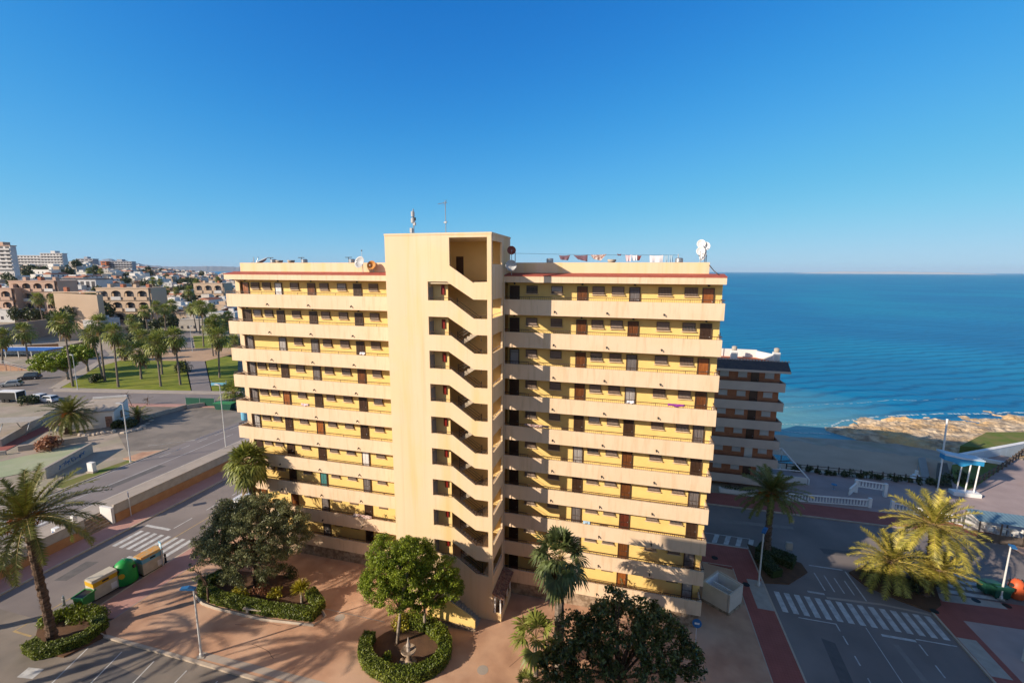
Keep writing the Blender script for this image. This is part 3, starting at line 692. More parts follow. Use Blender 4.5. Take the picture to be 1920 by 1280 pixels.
# ---- date palm
def date_frond(mb, az, el, L, droop, nl=26, ll=.5, m=0, mr=1, width=.05):
    d = Vector((math.cos(az), math.sin(az), 0)); side = Vector((-math.sin(az), math.cos(az), 0)); pts = []; a = el; p = Vector((0,0,0)); K = 9
    for i in range(K+1):
        pts.append(p.copy()); p = p+(d*math.cos(a)+Vector((0,0,1))*math.sin(a))*(L/K); a -= droop/K*(1+.5*i/K)
    mb.tube(pts, [.045*(1-.85*i/K) for i in range(K+1)], 4, mr, cap=False)
    for i in range(nl):
        u = .14+.86*i/nl; q = u*K; j = min(int(q),K-1); pos = pts[j].lerp(pts[j+1], q-j); tan = (pts[j+1]-pts[j]).normalized(); up = side.cross(tan)*-1
        l = ll*(.55+.9*math.sin(min(1,u*1.05)*PI)**.6*.6)*rnd(.8,1.1)
        for s in (-1,1):
            dr = (side*s*rnd(.75,.95)+tan*rnd(.5,.8)+up*rnd(.05,.45)-Vector((0,0,rnd(.0,.35)))).normalized()
            n = dr.cross(tan).normalized()*width
            mb.add([pos-tan*width, pos+tan*width, pos+dr*l], [(0,1,2)], m)
def date_crown(nf=52, L=3.0, seed=1, up=1.45, low=-.55, nl=26, ll=.5, fruit=True):
    random.seed(seed); mb = MB()
    for i in range(nf):
        u = i/nf; el = up-(up-low)*u**.8+rnd(-.12,.12)
        date_frond(mb, i*2.39996+rnd(-.2,.2), el, L*rnd(.85,1.08)*(.75+.25*min(1,u*3)), rnd(.75,1.25)*(.5+.5*u), nl, ll)
    fb = MB()
    if fruit:
        for i in range(14):
            a = rnd(0,6.28); r = rnd(.6,1.25); tip = Vector((math.cos(a)*r, math.sin(a)*r, rnd(-.5,.1)))
            fb.tube([(0,0,.0), tip*.6+Vector((0,0,.25)), tip], .03, 5)
            for _ in range(28): q = tip+rv()*.22; fb.tube([tip, q], .018, 3)
    bb = MB(); bb.lathe((0,0,-.9), [(.24,0),(.36,.35),(.42,.7),(.3,1.0),(.1,1.15)], 12)
    for i in range(60):
        a = i*2.4; z = -.85+i*.017; r = .33+.1*math.sin((z+.9)*2); d = Vector((math.cos(a),math.sin(a),.9)); p = Vector((math.cos(a)*r,math.sin(a)*r,z)); s_ = Vector((-math.sin(a),math.cos(a),0))*.07
        bb.add([p-s_, p+s_, p+d*.2], [(0,1,2)])
    return mb, fb, bb
def palm_trunk(pts, r0, r1, mat_, t, rings=True, n=10):
    mb = MB(); P = [Vector(p) for p in pts]; L = sum((P[i+1]-P[i]).length for i in range(len(P)-1)); K = max(6,int(L/.28)); out = []; rad = []
    for i in range(K+1):
        u = i/K*(len(P)-1); j = min(int(u),len(P)-2); out.append(P[j].lerp(P[j+1], u-j)); b = (1.25-.25*min(1,i/K*6)); rad.append((r0+(r1-r0)*i/K)*b*(1.0+(.13 if i%2 else -.08)*(1 if rings else .3)))
    mb.tube(out, rad, n, 0, wob=.10 if rings else .04)
    if rings:
        for i in range(int(L*14)):
            u = rnd(.02,1)*K; j = min(int(u),K-1); p = out[j].lerp(out[j+1],u-j); a = rnd(0,6.28); r = rad[j]*.95; d = Vector((math.cos(a),math.sin(a),0)); s_ = Vector((-d.y,d.x,0))*.06
            mb.add([p+d*r-s_, p+d*r+s_, p+d*(r+.09)+Vector((0,0,.13))], [(0,1,2)])
    return mb.build('trunk', mat_, t, world=False, smooth=False)
def date_palm(label, foot, top, L, seed, lm=None, nf=52, r0=.27, group=None, nl=26, ll=.5, fruit=True, low=-.55, name='date_palm'):
    f = Vector(foot); tp = Vector(top); t = thing(name, label, 'palm tree', tuple(f), group=group); d = tp-f
    st = random.getstate(); random.seed(seed)
    palm_trunk([(0,0,-.2), (d.x*.25+rnd(-.1,.1),d.y*.25,d.z*.33), (d.x*.6,d.y*.6+rnd(-.1,.1),d.z*.7), tuple(d)], r0, r0*.85, m_bark, t)
    mb, fb, bb = date_crown(nf, L, seed, nl=nl, ll=ll, fruit=fruit, low=low)
    for m_ in (mb, fb, bb): m_.v = [(v[0]+d.x, v[1]+d.y, v[2]+d.z) for v in m_.v]
    mb.build('crown', [lm or m_dleaf, m_petiole], t, world=False)
    if fruit: fb.build('fruit_stalks', m_fruit, t, world=False)
    bb.build('crown_base', m_bark, t, world=False); random.setstate(st); return t
# ---- fan palm
def fan_leaf(mb, az, el, pl, fr, m=0, mr=1, nb=13, droop=.35):
    d = Vector((math.cos(az)*math.cos(el), math.sin(az)*math.cos(el), math.sin(el))); side = Vector((-math.sin(az), math.cos(az), 0))
    p1 = d*pl-Vector((0,0,pl*pl*.07)); mb.tube([(0,0,0), d*pl*.5, p1], .02, 3, mr, cap=False)
    d2 = (d-Vector((0,0,droop*.8))).normalized(); up = side.cross(d2)
    if up.z < 0: up = -up
    for i in range(nb):
        a = (i/(nb-1)-.5)*2*1.9
        q = (d2*math.cos(a)+side*math.sin(a)).normalized(); l = fr*(1-.25*abs(a)/1.9)*rnd(.85,1.1)
        wv_ = q.cross(up).normalized()*fr*.085; mid = p1+q*l*.6+up*.04*(1 if i%2 else -1); tip = p1+q*l-Vector((0,0,droop*l*rnd(.3,.8)))
        mb.add([p1, mid-wv_, tip, mid+wv_], [(0,1,2,3)], m)
def fan_crown(seed, nleaf=34, pl=1.1, fr=.95, skirt=1.0, low=-.9, nb=13):
    st = random.getstate(); random.seed(seed); mb = MB()
    for i in range(nleaf):
        u = i/nleaf; fan_leaf(mb, i*2.39996+rnd(-.3,.3), 1.4-(1.4-low)*u+rnd(-.12,.12), pl*rnd(.8,1.1), fr*rnd(.85,1.1), nb=nb, droop=.25+.5*u)
    sb = MB()
    for i in range(int(26*skirt)):
        a = rnd(0,6.28); z = rnd(-.1,-1.5*skirt); r = .25; d = Vector((math.cos(a),math.sin(a),0)); p = Vector((0,0,z))+d*.12
        L = rnd(.7,1.3); tip = p+d*rnd(.35,.7)-Vector((0,0,L)); s_ = Vector((-d.y,d.x,0))*rnd(.12,.3)
        mid = p.lerp(tip,.55)+d*.1; sb.add([p, mid-s_, tip, mid+s_], [(0,1,2,3)])
    random.setstate(st); return mb, sb
fan_meshes = {}
def fan_palm(label, foot, top, kind='m', group=None, r0=.2, sc=1.0, name='fan_palm', skirt=True):
    f = Vector(foot); tp = Vector(top); d = tp-f; t = thing(name, label, 'palm tree', tuple(f), group=group)
    palm_trunk([(0,0,-.2), (d.x*.45,d.y*.45,d.z*.5), tuple(d)], r0*1.15, r0*.8, m_barkg, t, rings=False, n=8)
    if kind not in fan_meshes:
        sd_, nl_, nb_ = {'m':(3,40,9), 'n':(5,44,9), 'o':(8,36,9), 'big':(11,54,15), 'big2':(12,40,17), 'small':(14,15,15)}[kind]
        a, b_ = fan_crown(sd_, nl_, nb=nb_, pl=(1.5 if kind == 'big2' else 1.25) if kind.startswith('b') else 1.0, fr=1.15 if kind.startswith('b') else 1.0, skirt={'big':1.6,'big2':1.6,'small':.15}.get(kind,.9))
        c = a.build('crown', [m_fleaf, m_petiole], t, world=False); s_ = b_.build('dead_leaves', m_skirt, t, world=False)
        fan_meshes[kind] = (c.data, s_.data)
    else:
        c = bpy.data.objects.new('crown', fan_meshes[kind][0]); s_ = bpy.data.objects.new('dead_leaves', fan_meshes[kind][1])
        for o in (c, s_): COL.objects.link(o); o.parent = t
    for o in (c, s_): o.location = d; o.scale = (sc,sc,sc); o.rotation_euler = (0,0,rnd(0,6.28))
    return t
# ---- clipped hedge along a poly-line (closed or open)
def hedge(name, label, path, w, h, z=0.0, closed=False, lm=None, dens=70, s=.11, cat='hedge', group=None, wob=.06):
    lm = lm or m_hedge; P = [Vector((p[0],p[1],0)) for p in path]; n = len(P); c = sum(P, Vector())/n
    t = thing(name, label, cat, (c.x,c.y,z), group=group); core = MB(); lf = MB(); segs = n if closed else n-1
    L, Rr = [], []
    for i in range(n):
        a = P[(i-1)%n] if (closed or i > 0) else P[i]; b = P[(i+1)%n] if (closed or i < n-1) else P[i]
        d = (b-a).normalized(); s_ = Vector((-d.y,d.x,0)); L.append(P[i]+s_*w/2-c); Rr.append(P[i]-s_*w/2-c)
    for i in range(segs):
        j = (i+1)%n; k = .88
        def sh(a, b_): m_ = (a+b_)/2; return m_+(a-m_)*k
        q = [sh(L[i],Rr[i]), sh(Rr[i],L[i]), sh(Rr[j],L[j]), sh(L[j],Rr[j])]
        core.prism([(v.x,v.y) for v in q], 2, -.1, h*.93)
        A = ((L[i]-L[j]).length+(Rr[i]-Rr[j]).length)/2
        for _ in range(int(A*w*dens)):
            u, v = random.random(), random.random(); p = L[i].lerp(L[j],u).lerp(Rr[i].lerp(Rr[j],u),v); p.z = h+rnd(-wob,wob); leafquad(lf, p, (Vector((0,0,1))+rv()*.8).normalized(), s*rnd(.7,1.3), .6)
        for e0, e1 in ((L[i],L[j]),(Rr[i],Rr[j])):
            out = Vector(((e1-e0).y,-(e1-e0).x,0)).normalized(); m_ = (L[i]+Rr[i])/2
            if out.dot(e0-m_) < 0: out = -out
            for _ in range(int((e1-e0).length*h*dens)):
                p = e0.lerp(e1, random.random())+out*rnd(-wob*1.5,wob*.7); p.z = rnd(.0,h); leafquad(lf, p, (out+rv()*.8).normalized(), s*rnd(.7,1.3), .6)
    core.build('branches', m_hedgecore, t, world=False); lf.build('foliage', lm, t, world=False); return t
# ================================================================== terrain
def smooth(t): t = max(0,min(1,t)); return t*t*(3-2*t)
coast = [(-3000,3500),(-700,800),(-250,285),(-60,75),(0,60),(20,56.5),(30,58.4),(41,59.4),(51,60),(58,66),(72,76),(87,84),(130,108),(260,190),(900,700)]
def coast_d(x, y):
    """positive = inland distance to the shore"""
    best = 1e9; sgn = 1
    for (x0,y0),(x1,y1) in zip(coast, coast[1:]):
        dx, dy = x1-x0, y1-y0; t = max(0,min(1,((x-x0)*dx+(y-y0)*dy)/(dx*dx+dy*dy))); px, py = x0+dx*t, y0+dy*t; d = math.hypot(x-px,y-py)
        if d < best: best = d; sgn = 1 if (dx*(y-py)-dy*(x-px)) < 0 else -1
    return best*sgn
def hgt(x, y):
    if x < -57.9: 
        if x > -59.62 and -3.58 < y < -.98: return -.15
        r = math.hypot(x-CAM.x, y-CAM.y); phi = math.degrees(math.atan2(-(x-CAM.x), y-CAM.y))
        h = 1.19+31*smooth((phi-41)/21)*smooth((r-225)/560)+7*smooth((phi-38)/8)*smooth((r-500)/900)
        h -= 30*smooth((r-1500)/2200)
        d = coast_d(x, y)
        if d < 60: h = min(h, -5+max(-0.2,(d+10)/70)*6.2)
        return h
    d = coast_d(x, y); h = -.012
    if y > 36: 
        h = -.012-.9*smooth((y-36)/4)
        h = min(h, -2+ (d-0)*.06) if d > 0 else max(-6, -2+d*.12)
        h = min(h, -.9) if x < 42 else h
    return h
def T(px, py):
    d = ray(px, py); t = 10.0; p = CAM
    while t < 6000:
        p = CAM+d*t
        if p.z < hgt(p.x, p.y):
            lo, hi = t-max(1,t*.01), t
            for _ in range(20):
                m = (lo+hi)/2; q = CAM+d*m
                if q.z < hgt(q.x,q.y): hi = m
                else: lo = m
            return CAM+d*hi
        t += max(1,t*.01)
    return p
def axis(fine, lo, hi, step0, far):
    s = set(); x = lo
    while x <= hi: s.add(round(x,2)); x += step0
    for sg, e in ((-1,lo),(1,hi)):
        x, st = e, step0*1.3
        while abs(x) < far: x += sg*st; s.add(round(x,2)); st = min(st*1.12, 220)
    for f in fine: s.add(f)
    return sorted(s)
xs = [x for x in axis((-59.65,-59.6,-57.95,-57.85), -240, 100, 5, 4300) if x < 900]
ys = [y for y in axis((36,40,-3.6,-3.55,-1.0,-.95), -60, 200, 4, 4300) if y > -500]
mb = MB(); vs = [(x,y,hgt(x,y)) for y in ys for x in xs]; nx = len(xs)
mb.add(vs, [(j*nx+i, j*nx+i+1, (j+1)*nx+i+1, (j+1)*nx+i) for j in range(len(ys)-1) for i in range(nx-1)])
struct('ground', mb, m_dirt)
# sea: one disc
m_sea = mat('sea_water', (0.0,0.19,0.38), 0.36, (0.0,0.11,0.27), 0.02, 0.3, 0, spec=0.13, c3=(0.0,0.28,0.40), sc3=0.006, amt3=0.6)
t_ = m_sea.node_tree; n_ = t_.nodes; L_ = t_.links
tc = n_.new('ShaderNodeTexCoord'); bsum = None
for (sx, sy, sc, st, dist) in ((1,2.2,.22,.5,.6),(1,1.8,1.1,.35,.12),(1,3.0,.03,.25,2.5)):
    mp = n_.new('ShaderNodeMapping'); mp.inputs['Scale'].default_value = (sx,sy,1); mp.inputs['Rotation'].default_value = (0,0,R(20)); L_.new(tc.outputs['Object'], mp.inputs[0])
    nz = n_.new('ShaderNodeTexNoise'); nz.inputs['Scale'].default_value = sc; nz.inputs['Detail'].default_value = 5; nz.inputs['Distortion'].default_value = .6; L_.new(mp.outputs[0], nz.inputs[0])
    bp = n_.new('ShaderNodeBump'); bp.inputs['Strength'].default_value = st; bp.inputs['Distance'].default_value = dist; L_.new(nz.outputs[0], bp.inputs['Height'])
    if bsum: L_.new(bsum.outputs[0], bp.inputs['Normal'])
    bsum = bp
L_.new(bsum.outputs[0], n_['Principled BSDF'].inputs['Normal'])
# pale sandy shallows off the beach, darker swell lines
b_ = n_['Principled BSDF']; src = b_.inputs['Base Color'].links[0].from_socket
wv2 = n_.new('ShaderNodeTexWave'); wv2.inputs['Scale'].default_value = .055; wv2.inputs['Distortion'].default_value = 5; wv2.inputs['Detail'].default_value = 4; wv2.inputs['Detail Scale'].default_value = 1.2
mp = n_.new('ShaderNodeMapping'); mp.inputs['Rotation'].default_value = (0,0,R(62)); L_.new(tc.outputs['Object'], mp.inputs[0]); L_.new(mp.outputs[0], wv2.inputs[0])
mr = n_.new('ShaderNodeMapRange'); mr.inputs[1].default_value = .55; mr.inputs[2].default_value = 1; mr.inputs[3].default_value = 0; mr.inputs[4].default_value = .85; L_.new(wv2.outputs[0], mr.inputs[0])
mx = n_.new('ShaderNodeMixRGB'); L_.new(mr.outputs[0], mx.inputs[0]); L_.new(src, mx.inputs[1]); mx.inputs[2].default_value = (0.0,0.08,0.2,1)
ds = n_.new('ShaderNodeVectorMath'); ds.operation = 'DISTANCE'; ds.inputs[1].default_value = (22,62,-2); L_.new(tc.outputs['Object'], ds.inputs[0])
nz = n_.new('ShaderNodeTexNoise'); nz.inputs['Scale'].default_value = .09; nz.inputs['Detail'].default_value = 4; L_.new(tc.outputs['Object'], nz.inputs[0])
ad = n_.new('ShaderNodeMath'); ad.operation = 'MULTIPLY_ADD'; ad.inputs[1].default_value = 26; L_.new(nz.outputs[0], ad.inputs[0]); L_.new(ds.outputs['Value'], ad.inputs[2])
m2 = n_.new('ShaderNodeMapRange'); m2.inputs[1].default_value = 26; m2.inputs[2].default_value = 62; m2.inputs[3].default_value = .85; m2.inputs[4].default_value = 0; L_.new(ad.outputs[0], m2.inputs[0])
mx2 = n_.new('ShaderNodeMixRGB'); L_.new(m2.outputs[0], mx2.inputs[0]); L_.new(mx.outputs[0], mx2.inputs[1]); mx2.inputs[2].default_value = (0.14,0.33,0.34,1); L_.new(mx2.outputs[0], b_.inputs['Base Color'])
mb = MB(); n = 96; rr = [0,200,800,3000,12000,40000]; mb.v.append((0,0,-2))
for r_ in rr[1:]: mb.v += [(r_*math.cos(2*PI*i/n), r_*math.sin(2*PI*i/n), -2) for i in range(n)]
mb.f += [(0,1+i,1+(i+1)%n) for i in range(n)]; mb.mi += [0]*n
for k in range(len(rr)-2): mb.f += [(1+k*n+i,1+(k+1)*n+i,1+(k+1)*n+(i+1)%n,1+k*n+(i+1)%n) for i in range(n)]; mb.mi += [0]*n
struct('sea', mb, m_sea)
# distant low coast on the horizon and mountains
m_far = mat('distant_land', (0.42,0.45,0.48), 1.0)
mb = MB(); n = 40; A, Bp = G(1490,513.2,-2), G(1860,515,-2)
def bearing(px): d = ray(px, 508); return Vector((d.x,d.y,0)).normalized()
def ridge(name, px0, px1, dist, hts, m, seed, zb=-3, thick=900):
    random.seed(seed); mb = MB(); n = len(hts)*6; fr = []; 
    for i in range(n+1):
        u = i/n*(len(hts)-1); j = min(int(u),len(hts)-2); h = hts[j]*(1-(u-j))+hts[j+1]*(u-j); h *= rnd(.95,1.05)
        d = bearing(px0+(px1-px0)*i/n); q = CAM+d*dist; q2 = CAM+d*(dist+thick*.4); q3 = CAM+d*(dist+thick)
        fr.append([(q.x,q.y,zb),(q2.x,q2.y,h*.8),(q2.x+(q3.x-q2.x)*.3,q2.y+(q3.y-q2.y)*.3,h),(q3.x,q3.y,zb)])
    mb.add([v for r_ in fr for v in r_], [(i*4+k,(i+1)*4+k,(i+1)*4+k+1,i*4+k+1) for i in range(n) for k in range(3)])
    return struct(name, mb, m)
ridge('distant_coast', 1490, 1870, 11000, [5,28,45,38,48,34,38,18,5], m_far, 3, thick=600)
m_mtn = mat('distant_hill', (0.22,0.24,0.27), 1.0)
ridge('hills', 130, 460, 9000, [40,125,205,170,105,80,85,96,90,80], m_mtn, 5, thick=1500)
m_coastfar = mat('far_town_land', (0.3,0.3,0.28), 1.0)
random.seed(21)
# the air
mh = bpy.data.materials.new('haze_air'); mh.use_nodes = True; n = mh.node_tree.nodes; n.remove(n['Principled BSDF']); pv = n.new('ShaderNodeVolumePrincipled')
pv.inputs['Color'].default_value = (0.6,0.8,1.0,1); pv.inputs['Density'].default_value = 0.00003; pv.inputs['Anisotropy'].default_value = 0.0
mh.node_tree.links.new(pv.outputs[0], n['Material Output'].inputs['Volume'])
hz = struct('haze', MB().box(-41000,41000,-41000,41000,-9,245), mh, 'stuff')
# ================================================================== roads and pavements
def flat(name, poly, z, m, z0=None):
    mb = MB()
    if z0 is None: mb.add([(x,y,z) for x,y in poly], [tuple(range(len(poly)))])
    else: mb.prism(poly, 2, z0, z)
    return struct(name, mb, m)
flat('street', rect(-55.05,-44.4,-60,75), 0.0, m_asph)
flat('pavement', rect(-57.7,-55.0,-60,75), .12, m_pinkpav, -.1)
mb = MB(); mb.box(-55.0,-54.82,-60,75,-.05,.125); mb.box(-44.6,-44.42,-12.6,75,-.05,.125); struct('kerb', mb, m_kerb)
flat('pavement', [(-44.42,-12.6),(-41.6,-11.6),(-41.6,40),(-44.42,40)], .12, m_pinkpav, -.1)
flat('plaza', [(-41.6,-13.05),(-34.6,-13.05),(11.5,-13.05),(11.5,9.0),(8.4,9.5),(8.4,14),(7,14),(7,20),(-41.6,20)], .116, m_plaza, -.1)
mb = MB(); mb.box(-41.62,-41.55,-11.6,20,-.05,.126); struct('paving_joint', mb, m_cement)
mb = MB(); mb.box(-40.4,11,-13.3,-13.05,-.05,.15); mb.tube([(-40.2,-13.18,.08),(-41.5,-13.0,.08),(-42.4,-12.4,.08),(-43.6,-12.2,.08)], .1, 6); struct('kerb', mb, m_kerb)
flat('paving_band', [(-31.2,-12.9),(-11,-12.6),(-11,-12.0),(-31.2,-12.35)], .122, m_concrete)
flat('paving_band', rect(-28.0,-18.9,-6.05,-5.98), .121, m_cement)
flat('car_park', rect(-60,11,-40,-13.3), 0.003, m_asph2)
mb = MB()
for x0, y0, x1, y1 in ((-40.4,-14.3,-39.1,-18),(-37.4,-13.9,-36.2,-18),(-34.1,-13.9,-33.2,-18),(-30.9,-13.9,-30.4,-18),(-27.9,-14.0,-27.5,-18),(-24.9,-14,-24.7,-18),(-22,-14,-22,-18)):
    mb.add([(x0-.05,y0,.008),(x0+.05,y0,.008),(x1+.05,y1,.008),(x1-.05,y1,.008)], [(0,1,2,3)])
struct('parking_lines', mb, m_line)
# markings of the lower street
mb = MB()
for i in range(8):
    x = -53.3+i*1.02; mb.add([(x,-4.0,.005),(x+.5,-4.0,.005),(x+.5,-1.0,.005),(x,-1.0,.005)], [(0,1,2,3)])
for (x0,x1,y0,y1) in ((-53.8,-50.2,-.2,.15),(-49.6,-45.2,-5.1,-4.8),(-50.1,-49.98,.3,2.6),(-50.1,-49.98,4.5,6.3),(-50.1,-49.98,8.3,10.0),(-50.1,-49.98,12.3,14.0),(-45.4,-45.3,2.0,9),(-45.4,-45.3,12,20)):
    mb.box(x0,x1,y0,y1,.003,.006)
struct('road_markings', mb, m_line)
mb = MB(); mb.box(-48.3,-46.2,-14.75,-14.6,.003,.007); mb.box(-48.3,-48.18,-14.6,-6,.003,.007); mb.box(-48.3,-48.18,-4.0,6,.003,.0055); struct('yellow_lines', mb, m_liney)
# retaining wall
def wall_thing(name, label, boxes, parts, cat='wall', loc=None):
    b0 = boxes[0]; t = thing(name, label, cat, loc or ((b0[0]+b0[1])/2, b0[2], 0))
    return t
t = thing('retaining_wall', 'long grey retaining wall with an orange lower face beside the pink pavement', 'wall', (-57.8,10,0))
MB().box(-57.95,-57.70,-.6,75,-.2,2.25).build('parapet', m_cement, t)
m_ochre = mat('ochre_block_wall', (0.42,0.22,0.10), 0.9, (0.34,0.16,0.07), 1.2, 0.4, 0.5, 6)
MB().box(-57.70,-57.58,-.6,75,-.2,1.15).build('lower_face', m_ochre, t)  # lower faces of both walls: reflected light put into the orange colour
MB().box(-58.0,-57.64,-.6,75,2.25,2.33).build('coping', m_concrete, t)
t = thing('retaining_wall', 'shorter retaining wall left of the steps with the white bin behind it', 'wall', (-57.8,-20,0))
MB().box(-57.95,-57.70,-40,-3.6,-.2,2.1).build('parapet', m_cement, t); MB().box(-57.70,-57.58,-40,-3.6,-.2,1.1).build('lower_face', m_ochre, t); MB().box(-58.0,-57.64,-40,-3.6,2.1,2.18).build('coping', m_concrete, t)
t = thing('steps', 'short flight of steps cut through the retaining wall between its two white end walls', 'steps', (-58.5,-2,0))
mb = MB()
for i in range(6): mb.box(-57.65-.32*(i+1), -57.65-.32*i, -3.58,-1.0,-.1,.2*(i+1))
mb.build('tread', m_stone, t); MB().box(-59.4,-57.6,-1.0,-.7,-.1,2.1).build('end_wall', m_whitew, t); MB().box(-60.0,-59.6,-3.5,-3.1,-.1,2.2).build('gate_post', m_whitew, t)
# ---- upper road
UZ = 1.2
flat('upper_pavement', [(-62.1,-60),(-57.95,-60),(-57.95,-3.6),(-59.62,-3.6),(-59.62,-.9),(-57.95,-.9),(-57.95,60),(-62.1,60)], UZ+.10, m_concrete, UZ-.1)
flat('upper_road', [(-70.6,-60),(-62.1,-60),(-62.1,60),(-70.6,60)], UZ+.02, m_asphU)
mb = MB(); mb.box(-62.3,-62.1,-60,60,UZ,UZ+.11); mb.box(-70.8,-70.6,-60,16,UZ,UZ+.11); struct('kerb', mb, m_kerb)
flat('gravel_yard', [(-70.6,16),(-70.6,34),(-100,37),(-98,24),(-88,20),(-76,13.5)], UZ+.012, m_asph2)
mb = MB()
mb.box(-62.55,-62.45,-20,28,UZ+.024,UZ+.028); mb.box(-66.25,-66.15,-20,24,UZ+.024,UZ+.028); mb.box(-70.35,-70.25,-20,12.5,UZ+.024,UZ+.028)
for i in range(6): mb.box(-68.8,-68.7,13+i*3.2,14.8+i*3.2,UZ+.024,UZ+.028)
mb.tube([(-70.3,12.5,UZ+.02),(-69.6,14.5,UZ+.02),(-68.8,15.8,UZ+.02),(-68.8,16.6,UZ+.02)], .05, 4)
mb.tube([(-75,16,UZ+.04),(-70,20,UZ+.03),(-69,30,UZ+.03)], .05, 4)
for i in range(9): x = -69.8+i*.9; mb.box(x,x+.45,-6.2,-3.2,UZ+.024,UZ+.028)
struct('road_markings', mb, m_line)
flat('grass_verge', [(-73.2,2.2),(-70.9,2.2),(-70.9,10.9),(-72.2,10.9)], UZ+.07, m_grassd, UZ-.05)
flat('upper_pavement', [(-70.8,-40),(-73.2,-40),(-73.2,2.1),(-70.8,2.1)], UZ+.08, m_concrete, UZ-.1)
flat('traffic_island', [(-73.5,11.2),(-70.9,11.2),(-70.6,15.2),(-73.2,13.8)], UZ+.1, m_plaza, UZ-.1)
# far street running in front of the park
def gz(px, py, z=UZ): p = G(px,py,z); return (p.x,p.y)
flat('far_street', [gz(-60,752),gz(60,757),gz(260,756),gz(470,758),gz(520,736),gz(440,733.5),gz(110,726.5),gz(60,733),gz(-60,738)], UZ+.03, m_asphU)
flat('far_pavement', [gz(100,728),gz(450,735),gz(452,740),gz(100,734)], UZ+.12, m_concrete, UZ-.1)
flat('far_pavement', [gz(235,757),gz(470,759),gz(470,765),gz(235,761)], UZ+.1, m_pinkpav, UZ-.1)
flat('side_street', [gz(-30,735),gz(90,730),gz(150,700),gz(205,665),gz(196,655),gz(150,668),gz(60,706),gz(-30,722)], UZ+.024, m_asph)
flat('side_pavement', [gz(90,730),gz(112,728),gz(160,702),gz(190,680),gz(186,676),gz(140,700)], UZ+.12, m_concrete, UZ-.1)
flat('lawn', [gz(108,726),gz(358,733),gz(345,677),gz(225,676),gz(180,690),gz(150,706)], UZ+.1, m_grass, UZ-.1)
flat('lawn', [gz(398,733),gz(446,733),gz(446,672),gz(425,668),gz(386,677)], UZ+.1, m_grass, UZ-.1)
flat('lawn', [gz(366,652),gz(446,652),gz(446,630),gz(362,630)], UZ+.1, m_grass, UZ-.1)
flat('park_path', [gz(360,733),gz(396,733),gz(384,677),gz(349,677)], UZ+.06, m_asphU)
flat('park_path', [gz(225,675),gz(345,677),gz(386,677),gz(425,667),gz(447,662),gz(447,652),gz(366,653),gz(300,655),gz(215,662)], UZ+.06, m_sandpath)
flat('park_path', [gz(334,652),gz(362,652),gz(352,606),gz(330,606)], UZ+.08, m_asphU)
flat('far_street', [gz(300,606),gz(400,606),gz(352,575),gz(345,560),gz(325,560),gz(322,580)], UZ+.04, m_asph)
m_roadside = mat('pavement_beige', (0.45,0.36,0.28), 0.9)
flat('far_pavement', [gz(296,610),gz(410,612),gz(410,606),gz(296,605)], UZ+.12, m_roadside, UZ)
# ---- right side
flat('street', [(13.9,-25),(27.2,-25),(27.2,8),(60,8),(60,22.4),(8.4,22.4),(8.4,12.6),(13.9,12.6)], 0.0, m_asph)
m_asphd = m_asph
flat('red_pavement', [(11.5,-25),(13.75,-25),(13.75,8.3),(13.75,13.1),(8.4,13.1),(8.4,9.6),(11.5,9.2)], .12, m_redpav, -.1)
mb = MB(); mb.box(13.75,13.9,-25,12.9,-.05,.13); mb.box(8.4,13.75,13.1,13.25,-.05,.13); mb.box(11.42,11.5,-25,9.2,-.05,.13); mb.box(8.4,11.45,9.5,9.58,-.05,.127); mb.box(27.2,27.35,-25,8,-.05,.13); struct('kerb', mb, m_kerb)
flat('dropped_kerb', rect(12.4,13.74,3.9,7.9), .126, m_cement)
flat('red_pavement', [(27.35,-25),(29.2,-25),(29.2,6.9),(60,7.6),(60,10.4),(29.0,10.4),(27.35,7.8)], .12, m_redpav, -.1)
flat('pink_paving', [(29.2,-25),(60,-25),(60,7.6),(29.2,6.9)], .12, m_plaza2, -.1)
flat('dropped_kerb', rect(27.4,28.7,.9,4.6), .126, m_cement); flat('dropped_kerb', [(29.0,9.2),(34,9.5),(34,10.35),(29.0,10.35)], .126, m_cement)
mb = MB()
for i in range(15): x = 14.5+i*.845; mb.box(x,x+.46,4.2,6.85,.004,.008)
for (x0,x1,y0,y1) in ((15.6,18.4,3.75,3.85),(18.4,18.5,3.0,3.85),(21.6,24.0,3.3,3.55),(24.1,26.9,3.6,3.7),(20.7,20.76,-6,4.0)): mb.box(x0,x1,y0,y1,.004,.008)
for i in range(8): mb.box(18.4,18.5,1.6-i*2.0,2.5-i*2.0,.004,.008); mb.box(24.0,24.1,2.0-i*2.0,3.1-i*2.0,.004,.008)
for i in range(4): y = 10.8+i*.95; mb.box(30.3,34.5,y,y+.5,.004,.008)
for (x0,x1,y0,y1) in ((19.2,22.2,11.9,12.05),(22.3,22.42,7.6,11.8),(17.6,19.0,7.5,7.75)): mb.box(x0,x1,y0,y1,.004,.008)
for i in range(4): mb.box(19.2+i*.8,19.3+i*.8,8.2,10.8-.2*i,.004,.008)
for i in range(4): x = 10.2+i*1.2; mb.add([(x,13.6,.006),(x+.5,13.6,.006),(x+1.1,15.3,.006),(x+.6,15.3,.006)], [(0,1,2,3)])
mb.box(9.5,14.5,15.35,15.45,.004,.008); mb.box(9.5,14.5,13.45,13.52,.004,.008)
struct('road_markings', mb, m_line)
flat('paving_strip', [(19,7.0),(23.5,7.35),(27,7.0),(27,7.25),(23.5,7.6),(19,7.3)], .004, m_concrete)
flat('red_pavement', [(5,22.4),(42,22.4),(42,25.6),(5,25.6)], .12, m_redpav, -.1)
mb = MB(); mb.box(5,42,22.25,22.4,-.05,.13); struct('kerb', mb, m_kerb)
flat('promenade', [(15,25.6),(75,25.6),(75,40),(60,52),(52,44),(42,36.4),(15,36.4)], .11, m_prom, -.1)
